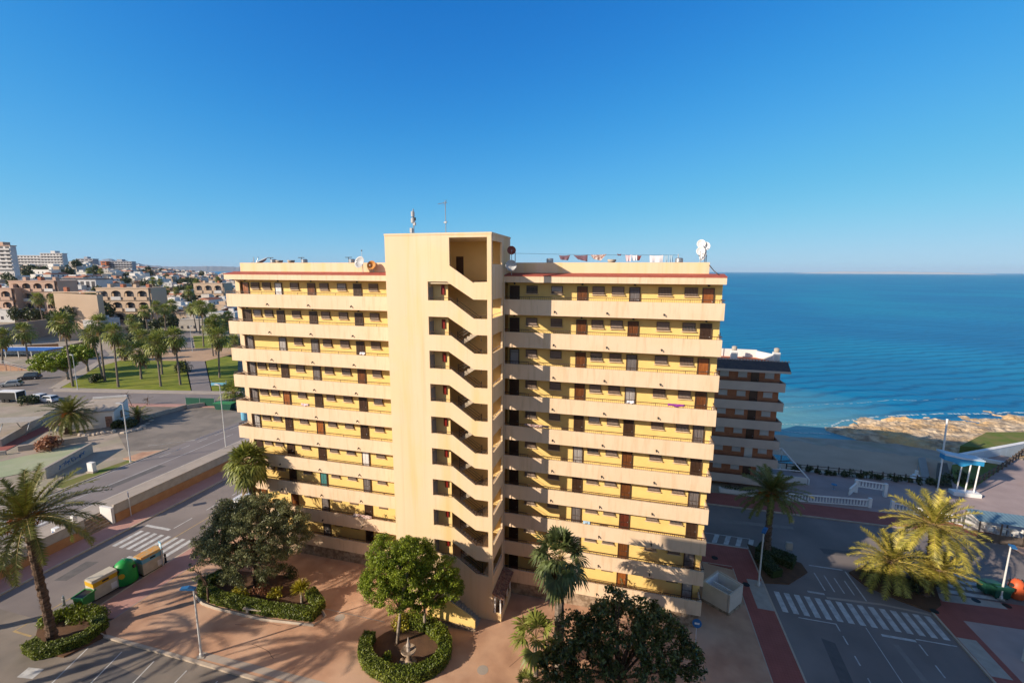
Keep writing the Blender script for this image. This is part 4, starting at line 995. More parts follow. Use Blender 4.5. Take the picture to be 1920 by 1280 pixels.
flat('promenade', [(42,10.4),(90,10.4),(90,60),(75,40),(75,25.6),(42,25.6)], .105, m_promp, -.1)
# beach
mb = MB(); nxx, nyy = 40, 24; vs = []
for j in range(nyy+1):
    for i in range(nxx+1):
        x = -10+65*i/nxx; y = 36.4+26*j/nyy; vs.append((x,y, -.25-.35*smooth((y-36)/3)-1.5*smooth((y-38)/24)+.03*math.sin(x*1.3)*math.sin(y*.9)))
mb.add(vs, [(j*(nxx+1)+i,j*(nxx+1)+i+1,(j+1)*(nxx+1)+i+1,(j+1)*(nxx+1)+i) for j in range(nyy) for i in range(nxx)]); o = struct('beach', mb, m_sand)
m_wet = mat('wet_sand_shallows', (0.10,0.15,0.15), 0.3, (0.06,0.11,0.13), 0.3)
# coastal rock shelf with ragged edge
from mathutils import noise
random.seed(9)
mb = MB(); nxx, nyy = 240, 150; X0, X1, Y0, Y1 = 36.0, 150.0, 42.0, 125.0
def rockh(x, y):
    d = coast_d(x, y); e = noise.fractal(Vector((x*.13,y*.22,3.1)), .8, 2.2, 6)
    f = noise.fractal(Vector((x*.3,y*.75,7.7)), .7, 2.1, 5)
    # shelf reaches out to sea on the right of the beach
    outer = -11*smooth((x-37)/4)*(1-.62*smooth((x-58)/14))-4.5*e
    k = (d-outer)
    left = smooth((x-38.5-3*e-.5*max(0,63-y))/3.5)
    h = -2.45+ (1.25*smooth(k/5)+.6*smooth((k-8)/18))*left+.42*f*smooth((k+2)/3)*left-.2
    ins = math.hypot(0,0)
    return h
vs = []
for j in range(nyy+1):
    for i in range(nxx+1):
        x = X0+(X1-X0)*i/nxx; y = Y0+(Y1-Y0)*j/nyy; h = rockh(x,y)
        # sink under the promenade / beach side
        lim = y-(57 if x < 50 else 57-(x-50)*.55)
        h = h-3.0*smooth((-lim+3)/5)
        vs.append((x,y,h))
mb.add(vs, [(j*(nxx+1)+i,j*(nxx+1)+i+1,(j+1)*(nxx+1)+i+1,(j+1)*(nxx+1)+i) for j in range(nyy) for i in range(nxx)])
struct('rocks', mb, m_rock)

# surf along the waterline
m_surf = mat('surf_foam', (0.7,0.75,0.76), 0.8, (0.35,0.5,0.52), 3, 0.6)
def surf(pts, z=-1.96, w0=.1, w1=.5, n=160, gap=.35, seed=1):
    random.seed(seed); mb = MB(); L = len(pts)-1
    for i in range(n):
        if random.random() < gap: continue
        u0, u1 = i/n*L, (i+1.15)/n*L; q = []
        for u in (u0, u1):
            j = min(int(u),L-1); a, b = pts[j], pts[j+1]; t = u-j; x, y = a[0]+(b[0]-a[0])*t, a[1]+(b[1]-a[1])*t; y += .8*noise.noise(Vector((x*.25,y*.1,seed))); q.append((x,y))
        w = rnd(w0,w1); mb.add([(q[0][0],q[0][1]-w/2,z),(q[1][0],q[1][1]-w/2,z),(q[1][0],q[1][1]+w/2,z),(q[0][0],q[0][1]+w/2,z)], [(0,1,2,3)])
    struct('surf', mb, m_surf)
surf([(5,58.5),(20,59.5),(30,60.5),(40,61.5)], seed=2, gap=.1); surf([(8,63),(22,64),(34,65.5),(42,68)], seed=3, w1=.35, gap=.35); surf([(41,62),(42.5,67),(46,71),(52,75),(60,79),(70,82.5),(80,86),(95,91)], seed=4, w0=.2, w1=.9, gap=.3); surf([(20,74),(34,77),(48,84),(64,92),(90,101)], seed=5, w1=.3, gap=.6)
random.seed(22)
ordn0 = ['first','second','third','fourth','fifth','sixth','seventh','eighth','ninth','tenth','eleventh','twelfth','thirteenth','fourteenth','fifteenth','sixteenth']
# ================================================================== near planting
def at(px, py, z=.12): return G(px, py, z)
def top_at(f, px, py):
    return onplane(f, px, py)
# hedges
rg = at(765, 1232)
ring = [(-15.8+3.1*math.cos(a)*1.05, -8.2+2.5*math.sin(a)) for a in [R(118-i*19) for i in range(17)]]
tri = [at(375,1095), at(412,1128), at(500,1150), at(596,1160), at(603,1150), at(560,1100)]
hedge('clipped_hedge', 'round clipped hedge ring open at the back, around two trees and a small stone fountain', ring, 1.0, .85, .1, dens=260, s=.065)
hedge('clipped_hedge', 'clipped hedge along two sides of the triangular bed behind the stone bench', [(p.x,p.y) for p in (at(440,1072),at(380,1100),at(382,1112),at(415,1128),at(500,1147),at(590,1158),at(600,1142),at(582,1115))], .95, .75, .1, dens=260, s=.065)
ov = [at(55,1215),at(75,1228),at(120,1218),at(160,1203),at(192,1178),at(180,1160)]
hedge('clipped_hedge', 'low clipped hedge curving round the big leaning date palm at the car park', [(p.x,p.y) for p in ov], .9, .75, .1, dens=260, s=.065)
flat('planting_bed', [(p.x,p.y) for p in (at(60,1222),at(120,1230),at(200,1190),at(190,1150),at(120,1140),at(70,1180))], .15, m_soil, -.1)
flat('planting_bed', [(p.x,p.y) for p in (at(375,1100),at(412,1128),at(590,1160),at(604,1150),at(545,1080),at(435,1068))], .14, m_soil, -.1)
flat('planting_bed', [(-15.8+2.9*math.cos(i*PI/12), -8.2+2.3*math.sin(i*PI/12)) for i in range(24)], .14, m_soil, -.1)
for i, (px, py, rr_) in enumerate(((130,1155,1.1),(160,1158,1.2),(95,1170,.9),(185,1160,.8))):
    p = at(px,py); bush('shrub', ['broad shrub right of the leaning palm trunk','large rounded shrub in the middle of the palm bed','small shrub left of the leaning palm trunk','shrub at the right end of the palm bed'][i], 'shrub', (p.x,p.y,.1), (rr_,rr_,1.0), m_hedge, 700, .11, 'shrubs under the leaning date palm')
kb = [at(405,1142),at(440,1157),at(520,1172),at(600,1184)]
mb = MB(); mb.tube([(p.x,p.y-.25,.14) for p in (at(370,1112),at(385,1128),at(410,1137),at(500,1158),at(592,1168),at(614,1152),at(586,1105))], .13, 6); struct('kerb', mb, m_kerb)
# trees of the square
f = at(480,1092); f.z = .1
def blob(f, px, py, rx, rz, dy=0, ry=None):
    p = onplane(f, px, py); s = scale_at(p); p = p+Vector((0,dy,0)); r = rx*s
    return (p, (r, (ry or rx*.85)*s, rz*s))
leaf_tree('broad_tree', 'big dark grey-green tree with a wide dense crown beside the left wing', 'tree', f, 2.3,
   [blob(f,475,1000,85,50), blob(f,418,1012,52,42), blob(f,535,1000,50,42), blob(f,480,962,66,32), blob(f,475,1055,62,32), blob(f,398,1030,34,24), blob(f,440,960,42,26), blob(f,545,975,36,26)], m_olive, m_bark, 760, .46, 100, .09, .22, .45)
f = at(745,1205); f.z = .1
leaf_tree('round_tree', 'bright green tree with a slim pale trunk at the left side of the hedge ring', 'tree', f, 3.1,
   [blob(f,722,1035,34,34), blob(f,712,1080,36,34), blob(f,755,1070,38,40), blob(f,735,1118,40,24), blob(f,702,1100,26,26), blob(f,765,1030,26,26)], m_pine, m_barkl, 480, .36, 105, .07, .12, .45, 'the two trees in the hedge ring', lean=(.35,.1))
f = at(797,1182); f.z = .1
leaf_tree('round_tree', 'looser bright green tree with a forked trunk behind the stone fountain', 'tree', f, 2.2,
   [blob(f,782,1040,38,32), blob(f,818,1075,44,38), blob(f,780,1095,44,38), blob(f,842,1100,28,28), blob(f,800,1125,40,18)], m_pine, m_barkl, 460, .34, 85, .08, .13, .5, 'the two trees in the hedge ring')
f = Vector((0.6,-8.2,.1))
leaf_tree('broadleaf_tree', 'large very dark glossy-leaved tree in front of the right wing at the bottom edge', 'tree', f, 2.0,
   [blob(f,1175,1210,95,70), blob(f,1100,1220,60,60), blob(f,1250,1215,62,58), blob(f,1165,1160,60,45), blob(f,1080,1180,42,30), blob(f,1225,1160,42,35), blob(f,1290,1240,30,50), blob(f,1050,1250,40,45), blob(f,1150,1125,26,22)], m_ficus, m_bark, 520, .42, 42, .135, .2, .42)
f = at(392,1128); t = leaf_tree('sparse_tree', 'small sparse half-bare tree at the left corner of the triangular bed', 'tree', f, 1.6,
   [blob(f,375,1075,14,12), blob(f,362,1062,9,8), blob(f,385,1095,9,9)], m_olive, m_bark, 14, .22, 20, .09, .09, .45)
for i, (px, py, rx, rz, lm_, lb, cat) in enumerate((
  (487,1118,.9,1.1,m_dry,'brownish dry shrub under the dark tree','shrub'), (452,1118,.9,1.0,m_ygleaf,'yellowish shrub left under the dark tree','shrub'), (520,1118,.8,.9,m_ygleaf,'low yellow-green shrub in the bed behind the hedge','shrub'),
  (545,1082,.8,1.2,m_dkleaf,'dark green shrub at the back corner of the triangular bed','shrub'), (752,1180,.9,1.3,m_ygleaf,'yellow-green bush between the two trees of the ring','shrub'), (825,1205,1.0,1.4,m_hedge,'tall bush inside the right side of the hedge ring','shrub'), (727,1237,.45,.6,m_hedge,'small round bush inside the left side of the hedge ring','shrub'))):
    p = at(px,py); bush('shrub', lb, cat, (p.x,p.y,.12), (rx,rx,rz), lm_, 500, .09, 'shrubs in the planted beds of the square')
# small tufted yucca tree
f = at(566,1130); t = thing('yucca', 'small yellow-green tufted tree with a pale trunk in the triangular bed', 'tree', tuple(f)); MB().tube([(0,0,-.1),(.05,0,.7),(0,0,1.5)], .13, 8).build('trunk', m_barkl, t, world=False)
mb = MB()
for i in range(380):
    d = rv(); d.z = abs(d.z)*1.0; d.normalize(); s_ = d.cross(rv()).normalized()*.035; b0 = Vector((0,0,1.45)); L = rnd(.5,1.05); mb.add([b0+d*.1-s_, b0+d*.1+s_, b0+d*L+s_*.4-Vector((0,0,.1)), b0+d*L-s_*.4-Vector((0,0,.1))], [(0,1,2,3)])
mb.build('crown', m_ygleaf, t, world=False)
# bench, fountain
p = at(478,1146); t = thing('stone_bench', 'pale stone bench leaning against the kerb of the triangular hedge bed', 'bench', (p.x,p.y-.1,.12), R(8))
MB().box(-.85,.85,-.25,.25,.40,.50).build('seat', m_kerb, t, world=False)
for s_ in (-.5,.5): MB().prism([(-.16,0),(.16,0),(.11,.2),(.15,.4),(-.15,.4),(-.11,.2)], 1, -.18, .18).build('leg', m_kerb, t, world=False).location.x = s_
p = at(767,1245); t = thing('stone_fountain', 'small weathered stone garden fountain with rocks inside the hedge ring', 'fountain', (p.x,p.y,.12))
MB().lathe((0,0,0), [(.55,0),(.6,.15),(.42,.3),(.2,.45),(.16,.9),(.3,1.1),(.58,1.25),(.56,1.32),(.1,1.2)], 16).build('basin', m_stone, t, world=False)
MB().lathe((0,0,1.2), [(.16,0),(.12,.3),(.18,.45),(.1,.7),(.03,1.15)], 10).build('finial', m_concrete, t, world=False)
for i in range(5): a = i*1.3; MB().lathe((.5*math.cos(a)-.1,.5*math.sin(a)-.3,0), [(.2,0),(.26,.15),(.18,.35),(.05,.42)], 7).build('rock', m_stone, t, world=False)
# palms near
def zt(f, px, py): return onplane(f, px, py)
f = at(100,1200); date_palm('big date palm with leaning trunk, orange fruit stalks and drooping fronds, far left', f, zt(f,50,972), 4.9, 4, nf=54, r0=.30, nl=56, ll=.6, low=-.3)
f = at(-75,1190); date_palm('second date palm half cut off by the left edge behind the leaning palm', f, zt(f,-45,1040), 3.6, 6, nf=46, r0=.34, nl=34, ll=.6, fruit=False)
f = G(493,1042,.1); fan_palm('bushy fan palm standing close to the left wing of the yellow block', f, zt(f,464,868), 'big', r0=.26, sc=1.08)
f = Vector((-3.9,-6.4,.1)); tp_ = fan_palm('tall dark fan palm with a thick trunk in front of the right wing', f, zt(f,1050,1047), 'big2', r0=.36, sc=1.0)
for o in tp_.children:
    if o.name.startswith('crown'): o.data.materials[0] = m_fleafd; o.scale = (.95,.95,1.1)
f = Vector((-5.4,-7.7,.1)); fan_palm('low young fan palm left of the tall dark fan palm', f, zt(f,1004,1196), 'small', r0=.13, sc=1.15)
f = Vector((-5.7,-9.4,.1)); fan_palm('tiny fan palm at the bottom edge beside the dark tree', f, f+Vector((0,0,.9)), 'small', r0=.1, sc=.6)
f = at(1438,1040); date_palm('shaded date palm in the planter beyond the right corner of the yellow block', f, zt(f,1447,925), 3.6, 8, nf=56, r0=.33, nl=44, ll=.5, low=-.35)
f = at(1668,1095); date_palm('lower sunlit golden date palm on the traffic island', f, zt(f,1672,1052), 3.9, 9, m_dleafg, 50, .35, 'golden date palms on the traffic island', 40, .6, False)
f = at(1742,1095); date_palm('taller sunlit golden date palm on the traffic island', f, zt(f,1750,985), 4.3, 10, m_dleafg, 54, .38, 'golden date palms on the traffic island', 42, .65, False)
f = at(1735,1115); date_palm('short golden date palm behind the other two on the traffic island', f, zt(f,1762,1070), 2.7, 12, m_dleafg, 40, .3, 'golden date palms on the traffic island', 44, .5, False)
f = T(128,812); date_palm('dense round date palm in front of the small white house', f, zt(f,130,775), 4.4, 14, None, 84, .5, None, 44, .6, True, -.7)
f = T(258,793); date_palm('low sago-like palm right of the small white house', f, zt(f,258,780), 3.0, 15, None, 34, .35, None, 22, .45, False, -.1)
# planter islands right
pl = [at(1407,1040),at(1437,1028),at(1490,1052),at(1492,1068),at(1430,1086),at(1412,1075)]
flat('planting_bed', [(13.95,14.2),(18.5,12.0),(18.6,10.6),(16.2,8.2),(13.95,7.8)], .1, m_soil, -.05)
hedge('clipped_hedge', 'dark clipped hedge filling the shaded planter under the date palm', [(14.6,12.9),(16.2,12.0),(17.6,11.2)], 1.7, .8, .1, lm=m_dkleaf, dens=130, s=.08); 
hedge('clipped_hedge', 'dark clipped hedge at the lamp post side of the shaded planter', [(14.6,11.6),(15.0,9.6),(15.4,8.9)], 1.3, .8, .1, lm=m_dkleaf, dens=130, s=.08)
flat('traffic_island', [(22.6,11.6),(23.2,9.9),(25.4,8.3),(27.3,7.4),(28.6,8.6),(29.6,11.2),(28.0,12.9),(24.5,13.2)], .137, m_soil, -.05)
for i, (px, py) in enumerate(((1650,1085),(1675,1100),(1700,1105),(1740,1100),(1758,1090),(1625,1080))):
    p = at(px,py); bush('shrub', ['dark shrub at the trunk of the lower golden palm','shrub in front of the lower golden palm','shrub between the two golden palm trunks','shrub at the foot of the taller golden palm','shrub right of the taller golden palm','small shrub at the left end of the traffic island'][i], 'shrub', (p.x,p.y,.1), (.9,.9,1.1), m_dkleaf, 300, .12, 'shrubs on the traffic island')
# ================================================================== street furniture
def lamp(label, f, h, az, m_head=None, arm=.9, group=None, cat='street lamp'):
    t = thing('street_lamp', label, cat, tuple(f), az, group)
    MB().lathe((0,0,0), [(.13,0),(.13,.3),(.085,.35),(.055,h)], 10).build('pole', m_pole, t, world=False)
    MB().obox((0,0), .5,.5, 0, .05).build('base_plate', m_cement, t, world=False)
    mb = MB(); mb.prism([(-.12,h-.06),(arm,h+.10),(arm,h+.19),(.3,h+.22),(-.12,h+.06)], 1, -.16, .16); mb.build('lamp_head', m_head or m_blue, t, world=False); return t
G1 = 'street lamps with blue heads'
f = at(378,1230); lamp('white lamp post with a blue head standing on the kerb of the square', (f.x,f.y,.12), zat(f.x,f.y,1106), R(205), arm=.85, group=G1)
f = G(1422,1097,.12); lamp('white lamp post with a blue head in the shade beside the hedge planter', (f.x,f.y,.12), zat(f.x,f.y,1000), R(60), arm=.8, group=G1)
f = G(1876,1122,.12); lamp('white lamp post with a blue head before the bins at the right edge', (f.x,f.y,.12), zat(f.x,f.y,1024), R(250), arm=.9, group=G1)
m_lh = mat('lamp_head_grey', (0.5,0.5,0.5), 0.5)
for px, py, ty, az, lb in ((245,867,757,200,'tall lamp post on the grass verge beside the upper road'),(424,842,722,185,'tall thin lamp post just left of the yellow block'),(146,731,666,180,'lamp post at the corner of the park lawn'),(361,660,612,90,'slim lamp post in the middle of the park path'),(242,618,598,90,'lamp post at the back of the park by the low walls')):
    f = T(px,py); lamp(lb, (f.x,f.y,f.z), zat(f.x,f.y,ty)-f.z, R(az), m_lh, .9, 'tall grey lamp posts on the left')
# --- bins on the left pavement
m_bgreen = mat('bin_green', (0.06,0.26,0.08), 0.45, (0.05,0.21,0.065), 2)
m_bgreen2 = mat('igloo_green', (0.02,0.30,0.06), 0.45, (0.018,0.25,0.05), 2)
m_byel = mat('bin_yellow', (0.62,0.36,0.02), 0.5); m_bwht = mat('bin_cream', (0.55,0.5,0.4), 0.6, (0.45,0.4,0.31), 2)
m_bblu = mat('bin_light_blue', (0.16,0.42,0.58), 0.5); m_borg = mat('bin_orange', (0.55,0.10,0.03), 0.5); m_bdk = mat('bin_dark_green', (0.02,0.09,0.06), 0.4)
def wheels(t, sx, sy):
    for x in (-sx,sx):
        for y in (-sy,sy): MB().lathe((x-.04,y,.09), [(.04,0),(.09,.005),(.09,.06),(.04,.065)], 10, axis=(1,0,0)).build('wheel', m_black, t, world=False)
f = at(160,1133); t = thing('rubbish_container', 'small green rubbish container with its lid open at the left end of the bin row', 'bin', (f.x,f.y,.12), R(100))
mb = MB(); mb.obox((0,0),.95,.85,.15,1.05,0,0,1.14); mb.build('body', m_bgreen, t, world=False)
mb = MB(); mb.box(-.62,.62,-.56,-.46,1.0,1.12); mb.box(-.62,.62,.46,.56,1.0,1.12); mb.box(-.62,-.52,-.46,.46,1.0,1.12); mb.box(.52,.62,-.46,.46,1.0,1.12); mb.build('rim', m_bgreen, t, world=False)
MB().box(-.5,.5,-.44,.44,1.052,1.06).build('opening', m_black, t, world=False); wheels(t,.35,.32)
def recycler(label, px, py, band, topm, ly_):
    f = at(px,py); t = thing('recycling_container', label, 'bin', (f.x,f.y,.12), R(84), group='large recycling containers')
    W, D, H = ly_/2, .62, 1.9
    mb = MB(); mb.box(-W,W,-D,D,.08,1.25); mb.build('body', m_bwht, t, world=False)
    mb = MB(); mb.box(-W-.01,W+.01,-D-.01,D+.01,1.25,1.7); mb.build('band', band, t, world=False)
    mb = MB(); mb.prism([(-D-.03,1.7),(D+.03,1.7),(D-.1,1.9),(-D+.1,1.9)], 0, -W-.03, W+.03); mb.build('lid', topm, t, world=False)
    MB().box(-.25,.25,-D-.02,-D-.011,1.4,1.58).build('slot', m_black, t, world=False); MB().box(.35,W-.1,-D-.02,-D-.011,.25,.85).build('label_panel', m_white, t, world=False)
    MB().box(-W-.05,W+.05,-D+.02,D-.02,0,.08).build('foot', m_black, t, world=False); return t
recycler('cream recycling container with a yellow upper band between the small bin and the green igloo', 194, 1110, m_byel, m_bwht, 1.85)
m_borange = mat('rusty_orange_lid', (0.55,0.26,0.06), 0.8, (0.42,0.3,0.16), 5, 0.9)
recycler('recycling container with a light blue band and an orange littered lid', 282, 1066, m_bblu, m_borange, 1.85)
def igloo(label, loc, m, r=1.0, h=1.75, tall=False, group='igloo bottle banks'):
    t = thing('bottle_bank', label, 'bottle bank', loc, group=group)
    prof = [(r*.95,0),(r,.1),(r*.98,h*.45),(r*.9,h*.68),(r*.68,h*.87),(r*.35,h*.98),(.05,h)] if not tall else [(r*.95,0),(r,.1),(r*.95,h*.55),(r*.75,h*.8),(r*.4,h*.97),(.05,h)]
    MB().lathe((0,0,0), prof, 24).build('shell', m, t, world=False, smooth=True)
    for a in (-70,20,110,200):
        d = Vector((math.cos(R(a)),math.sin(R(a)),0)); c = d*r*.86; MB().lathe((c.x,c.y,h*.68), [(.13,0),(.17,.03),(.17,.12),(.13,.13)], 12, axis=(d.x,d.y,.35)).build('mouth', m_black, t, world=False)
    MB().tube([(-.15,0,h-.02),(-.15,0,h+.14),(.15,0,h+.14),(.15,0,h-.02)], .025, 6).build('lifting_hook', m_metal, t, world=False)
    d = Vector((math.cos(R(-50)),math.sin(R(-50)),0)); c = d*r*.95; 
    MB().lathe((c.x,c.y,h*.47), [(.02,0),(.25,.0),(.25,.02),(.02,.03)], 12, axis=(d.x,d.y,.12)).build('sticker', m_byel if not tall else m_white, t, world=False); return t
f = at(237,1088); igloo('round green igloo bottle bank between the two large recycling containers', (f.x,f.y,.12), m_bgreen2, .95, 2.2)
f = at(306,1060); t = thing('street_sign', 'light blue square sign on a short white pole at the end of the bin row', 'sign', (f.x,f.y,.12), R(-20))
MB().tube([(0,0,0),(0,0,2.6)], .05, 8).build('pole', m_pole, t, world=False); MB().box(-.33,.33,-.06,-.03,2.0,2.65).build('panel', m_bblu, t, world=False); MB().box(-.2,.2,-.068,-.061,2.15,2.5).build('pictogram', m_white, t, world=False)
for i, (px, py) in enumerate(((311,1054),(121,1135))):
    f = at(px,py); t = thing('bollard', ['black bollard at the foot of the light blue sign','slanting metal post at the kerb left of the green bin'][i], 'bollard', (f.x,f.y,.12)); MB().lathe((0,0,0), [(.1,0),(.09,.8),(.1,.85),(.05,1.0)], 10).build('post', m_black if i == 0 else m_metal, t, world=False); MB().lathe((0,0,.62), [(.1,0),(.105,.02),(.105,.08),(.1,.1)], 10).build('ring', m_pole, t, world=False)
f = T(266,935); f = Vector((-57.82,3.6,2.33)); t = thing('street_sign', 'small blue and white sign standing at the retaining wall', 'sign', (-57.4,.9,.12), R(-35)); MB().tube([(0,0,0),(0,0,3.1)], .04, 8).build('pole', m_pole, t, world=False); MB().box(-.35,.35,-.05,-.03,2.5,3.1).build('panel', m_blue, t, world=False); MB().box(-.05,.2,-.058,-.051,2.6,3.0).build('pictogram', m_white, t, world=False)
f = G(137,980,1.3); t = thing('litter_bin', 'small white and blue bin behind the shorter retaining wall', 'bin', (-58.6,-5.6,1.3)); MB().box(-.3,.3,-.25,.25,0,.95).build('body', m_white, t, world=False); MB().box(-.2,.2,-.262,-.251,.15,.7).build('panel', m_blue, t, world=False)
f = T(170,888); t = thing('utility_box', 'weathered white utility pillar on the grass verge of the upper road', 'utility box', (-72.6,6.6,1.25), R(5)); MB().box(-.45,.45,-.25,.25,0,1.5).build('body', m_whitew, t, world=False); MB().box(-.38,.38,-.262,-.251,.7,1.35).build('door', m_white, t, world=False); MB().box(-.55,.55,-.35,.35,-.1,.25).build('plinth', m_concrete, t, world=False)
# white shelter on the far side of upper crossing
# right bins
GR = 'bins at the right edge'
for i, (px, py) in enumerate(((1851,1110),(1871,1118))):
    f = G(px,py,.0); t = thing('rubbish_container', ['dark green wheeled container with a slanted lid, left of the pair at the right edge','dark green wheeled container standing next to the orange bottle bank'][i], 'bin', (f.x,f.y,.02), R(5), GR)
    MB().obox((0,0),1.15,.9,.15,1.0,0,0,1.12).build('body', m_bdk, t, world=False); MB().prism([(-.58,1.0),(.58,1.0),(.58,1.05),(-.58,1.35)], 0, -.68, .68).build('lid', m_bdk, t, world=False); wheels(t,.45,.35)
f = G(1898,1118,.0); igloo('orange bottle bank with a white sticker at the right edge', (f.x+.2,f.y,.1), m_borg, .62, 1.75, True, GR)
f = G(1922,1120,.0); igloo('green bottle bank cut by the right edge of the picture', (f.x+.3,f.y,.1), m_bgreen2, .8, 1.6, False, GR)
# stub of rendered wall at right edge
t = thing('garden_wall', 'end of a pale rendered wall at the lower right edge of the picture', 'wall', (31.0,3.5,0)); mb = MB(); mb.box(30.7,38,2.9,3.2,-.1,1.9); mb.build('wall_panel', m_whitew, t); MB().box(30.6,38,2.85,3.25,1.9,2.0).build('coping', m_concrete, t)
m_encl = mat('enclosure_cream', (0.62,0.52,0.42), 0.9)
# walled bin enclosure
t = thing('bin_enclosure', 'roofless cream walled enclosure with white inner walls beside the right end of the yellow block', 'enclosure', (9.3,4.0,0), 0)
pts = [G(1318,1118,0),G(1362,1150,0),G(1384,1122,0),G(1338,1092,0)]
c_ = sum(pts,Vector())/4; q = [(c_+(p-c_)*.93) for p in pts]; q = [Vector((8.0,2.35,0)),Vector((9.7,2.35,0)),Vector((11.0,4.9,0)),Vector((9.2,4.9,0))]
q = [Vector((7.75,3.7,0)),Vector((9.65,2.35,0)),Vector((11.1,4.1,0)),Vector((9.3,5.6,0))]
def wseg(a, b, z0, z1, th, m, nm, t):
    d = (b-a).normalized(); s_ = Vector((-d.y,d.x,0))*th/2; mb = MB(); mb.prism([(v.x,v.y) for v in (a-s_,b-s_,b+s_,a+s_)], 2, z0, z1); return mb.build(nm, m, t)
for i in range(4): wseg(q[i], q[(i+1)%4]-(q[(i+1)%4]-q[i]).normalized()*.13, -.1, 2.05, .12, m_encl, 'outer_wall', t)
for i in range(4):
    inn = c2_ = sum(q,Vector())/4; a = q[i]+(inn-q[i]).normalized()*.14; b = q[(i+1)%4]+(inn-q[(i+1)%4]).normalized()*.14; wseg(a, b, .0, 1.95+.01*i, .05, m_white, 'inner_wall', t)
a = q[0].lerp(q[3],.5); b = q[1].lerp(q[2],.5); wseg(a+(b-a)*.12, b-(b-a)*.12, 0, 1.7, .08, m_white, 'partition', t)
for i in (0,1): wseg(q[i]+Vector((.0,-.02,0)), q[i+1]+Vector((.02,-.02,0)), -.1, .35, .2, m_stone, 'stone_foot', t)
# blue sign at the right foot of the block
f = G(1302,1185,.1); t = thing('street_sign', 'round blue sign on a short post at the right front corner of the yellow block', 'sign', (6.5,-1.4,.1)); MB().tube([(0,0,0),(0,0,1.9)], .035, 8).build('pole', m_pole, t, world=False); MB().lathe((0,-.05,1.75), [(.02,0),(.36,0),(.36,.03),(.02,.03)], 20, axis=(0,-1,.2)).build('disc', m_blue, t, world=False); MB().box(-.18,.18,-.11,-.1,1.68,1.84).build('pictogram', m_white, t, world=False)
# meter cabinet on the road side
f = G(1478,1038,0); t = thing('utility_box', 'small grey cabinet on posts beside the shaded hedge planter', 'utility box', (f.x,f.y,0)); MB().box(-.3,.3,-.15,.15,.55,1.35).build('cabinet', m_cement, t, world=False); mb = MB(); mb.box(-.25,-.18,-.05,.05,0,.55); mb.box(.18,.25,-.05,.05,0,.55); mb.build('leg', m_metal, t, world=False)
# manholes
for i, (px, py) in enumerate(((1340,1045),(1399,1095),(1752,1145),(1830,1125),(1888,1135),(230,892))):
    f = G(px,py,UZ if px < 300 else .13); mb = MB(); mb.lathe((f.x,f.y,f.z if px > 300 else UZ+.02), [(.32,.0),(.32,.012),(.02,.014)], 16); struct('manhole_cover', mb, m_black if px > 300 else m_asph)
# ================================================================== cars
m_tyre = mat('tyre_rubber', (0.015,0.015,0.015), 0.8); m_hub = mat('wheel_rim', (0.4,0.4,0.42), 0.35, metal=.8); m_lens = mat('headlight_glass', (0.7,0.7,0.7), 0.1); m_tail = mat('tail_light', (0.4,0.01,0.01), 0.3)
def car(label, loc, rz, paint, L=4.2, van=False):
    t = thing('parked_car', label, 'car', loc, rz, 'cars on the left side'); W = .86; h1, h2 = (.85,1.45) if not van else (.95,1.75)
    def sect(prof, w0, w1, m, nm):
        n = len(prof); mb = MB(); vs = [(x,-w0 if z < h1+.05 else -w1,z) for x,z in prof]+[(x,w0 if z < h1+.05 else w1,z) for x,z in prof]
        mb.add(vs, [tuple(range(n)), tuple(range(2*n-1,n-1,-1))]+[(i,i+n,(i+1)%n+n,(i+1)%n) for i in range(n)]); o = mb.build(nm, m, t, world=False); b = o.modifiers.new('bevel','BEVEL'); b.width = .05; b.segments = 2; return o
    a = L/2
    sect([(-a,.3),(-a+.03,.75),(-a+.25,.9),(a-1.1,.92),(a-.25,.78),(a,.6),(a,.28),(a-.3,.2),(-a+.3,.2)], W, W, paint, 'body')
    sect([(-a+.25,.86),(-a+.6 if not van else -a+.25,h2-.02),(-a+1.2,h2),(.35 if not van else .7,h2),(a-1.15,.86)], W-.04, W-.22, paint, 'roof')
    g = MB()
    for s in (-1,1): g.add([(-a+.45,s*(W-.045),.93),(a-1.35,s*(W-.045),.93),(.3 if not van else .6,s*(W-.185),h2-.1),(-a+.72,s*(W-.185),h2-.1)], [(0,1,2,3)])
    g.build('side_window', m_glass, t, world=False)
    g = MB(); x0, x1 = (a-1.12, .40) if not van else (a-1.12, .75); g.add([(x0,-W+.12,.90),(x0,W-.12,.90),(x1,W-.27,h2-.06),(x1,-W+.27,h2-.06)], [(0,1,2,3)]); g.build('windscreen', m_glass, t, world=False)
    x0, x1 = (-a+.22,-a+.55 if not van else -a+.22); g = MB(); g.add([(x0-.01,-W+.15,.94),(x0-.01,W-.15,.94),(x1-.02,W-.27,h2-.1),(x1-.02,-W+.27,h2-.1)], [(0,1,2,3)]); g.build('rear_window', m_glass, t, world=False)
    for x in (-a+.8,a-.85):
        for s in (-1,1):
            wl = MB().lathe((x,s*(W-.12),.32), [(.2,0),(.32,.0),(.32,.16),(.2,.17)], 16, axis=(0,s,0)).build('wheel', m_tyre, t, world=False); MB().lathe((x,s*(W+.05),.32), [(.19,0),(.17,.02),(.03,.03)], 10, axis=(0,s,0)).build('rim', m_hub, wl, world=False)
    for s in (-.6,.6):
        MB().box(a-.08,a+.01,s-.17,s+.17,.58,.7).build('headlight', m_lens, t, world=False); MB().box(-a-.01,-a+.05,s-.15,s+.15,.6,.74).build('tail_light', m_tail, t, world=False)
    return t
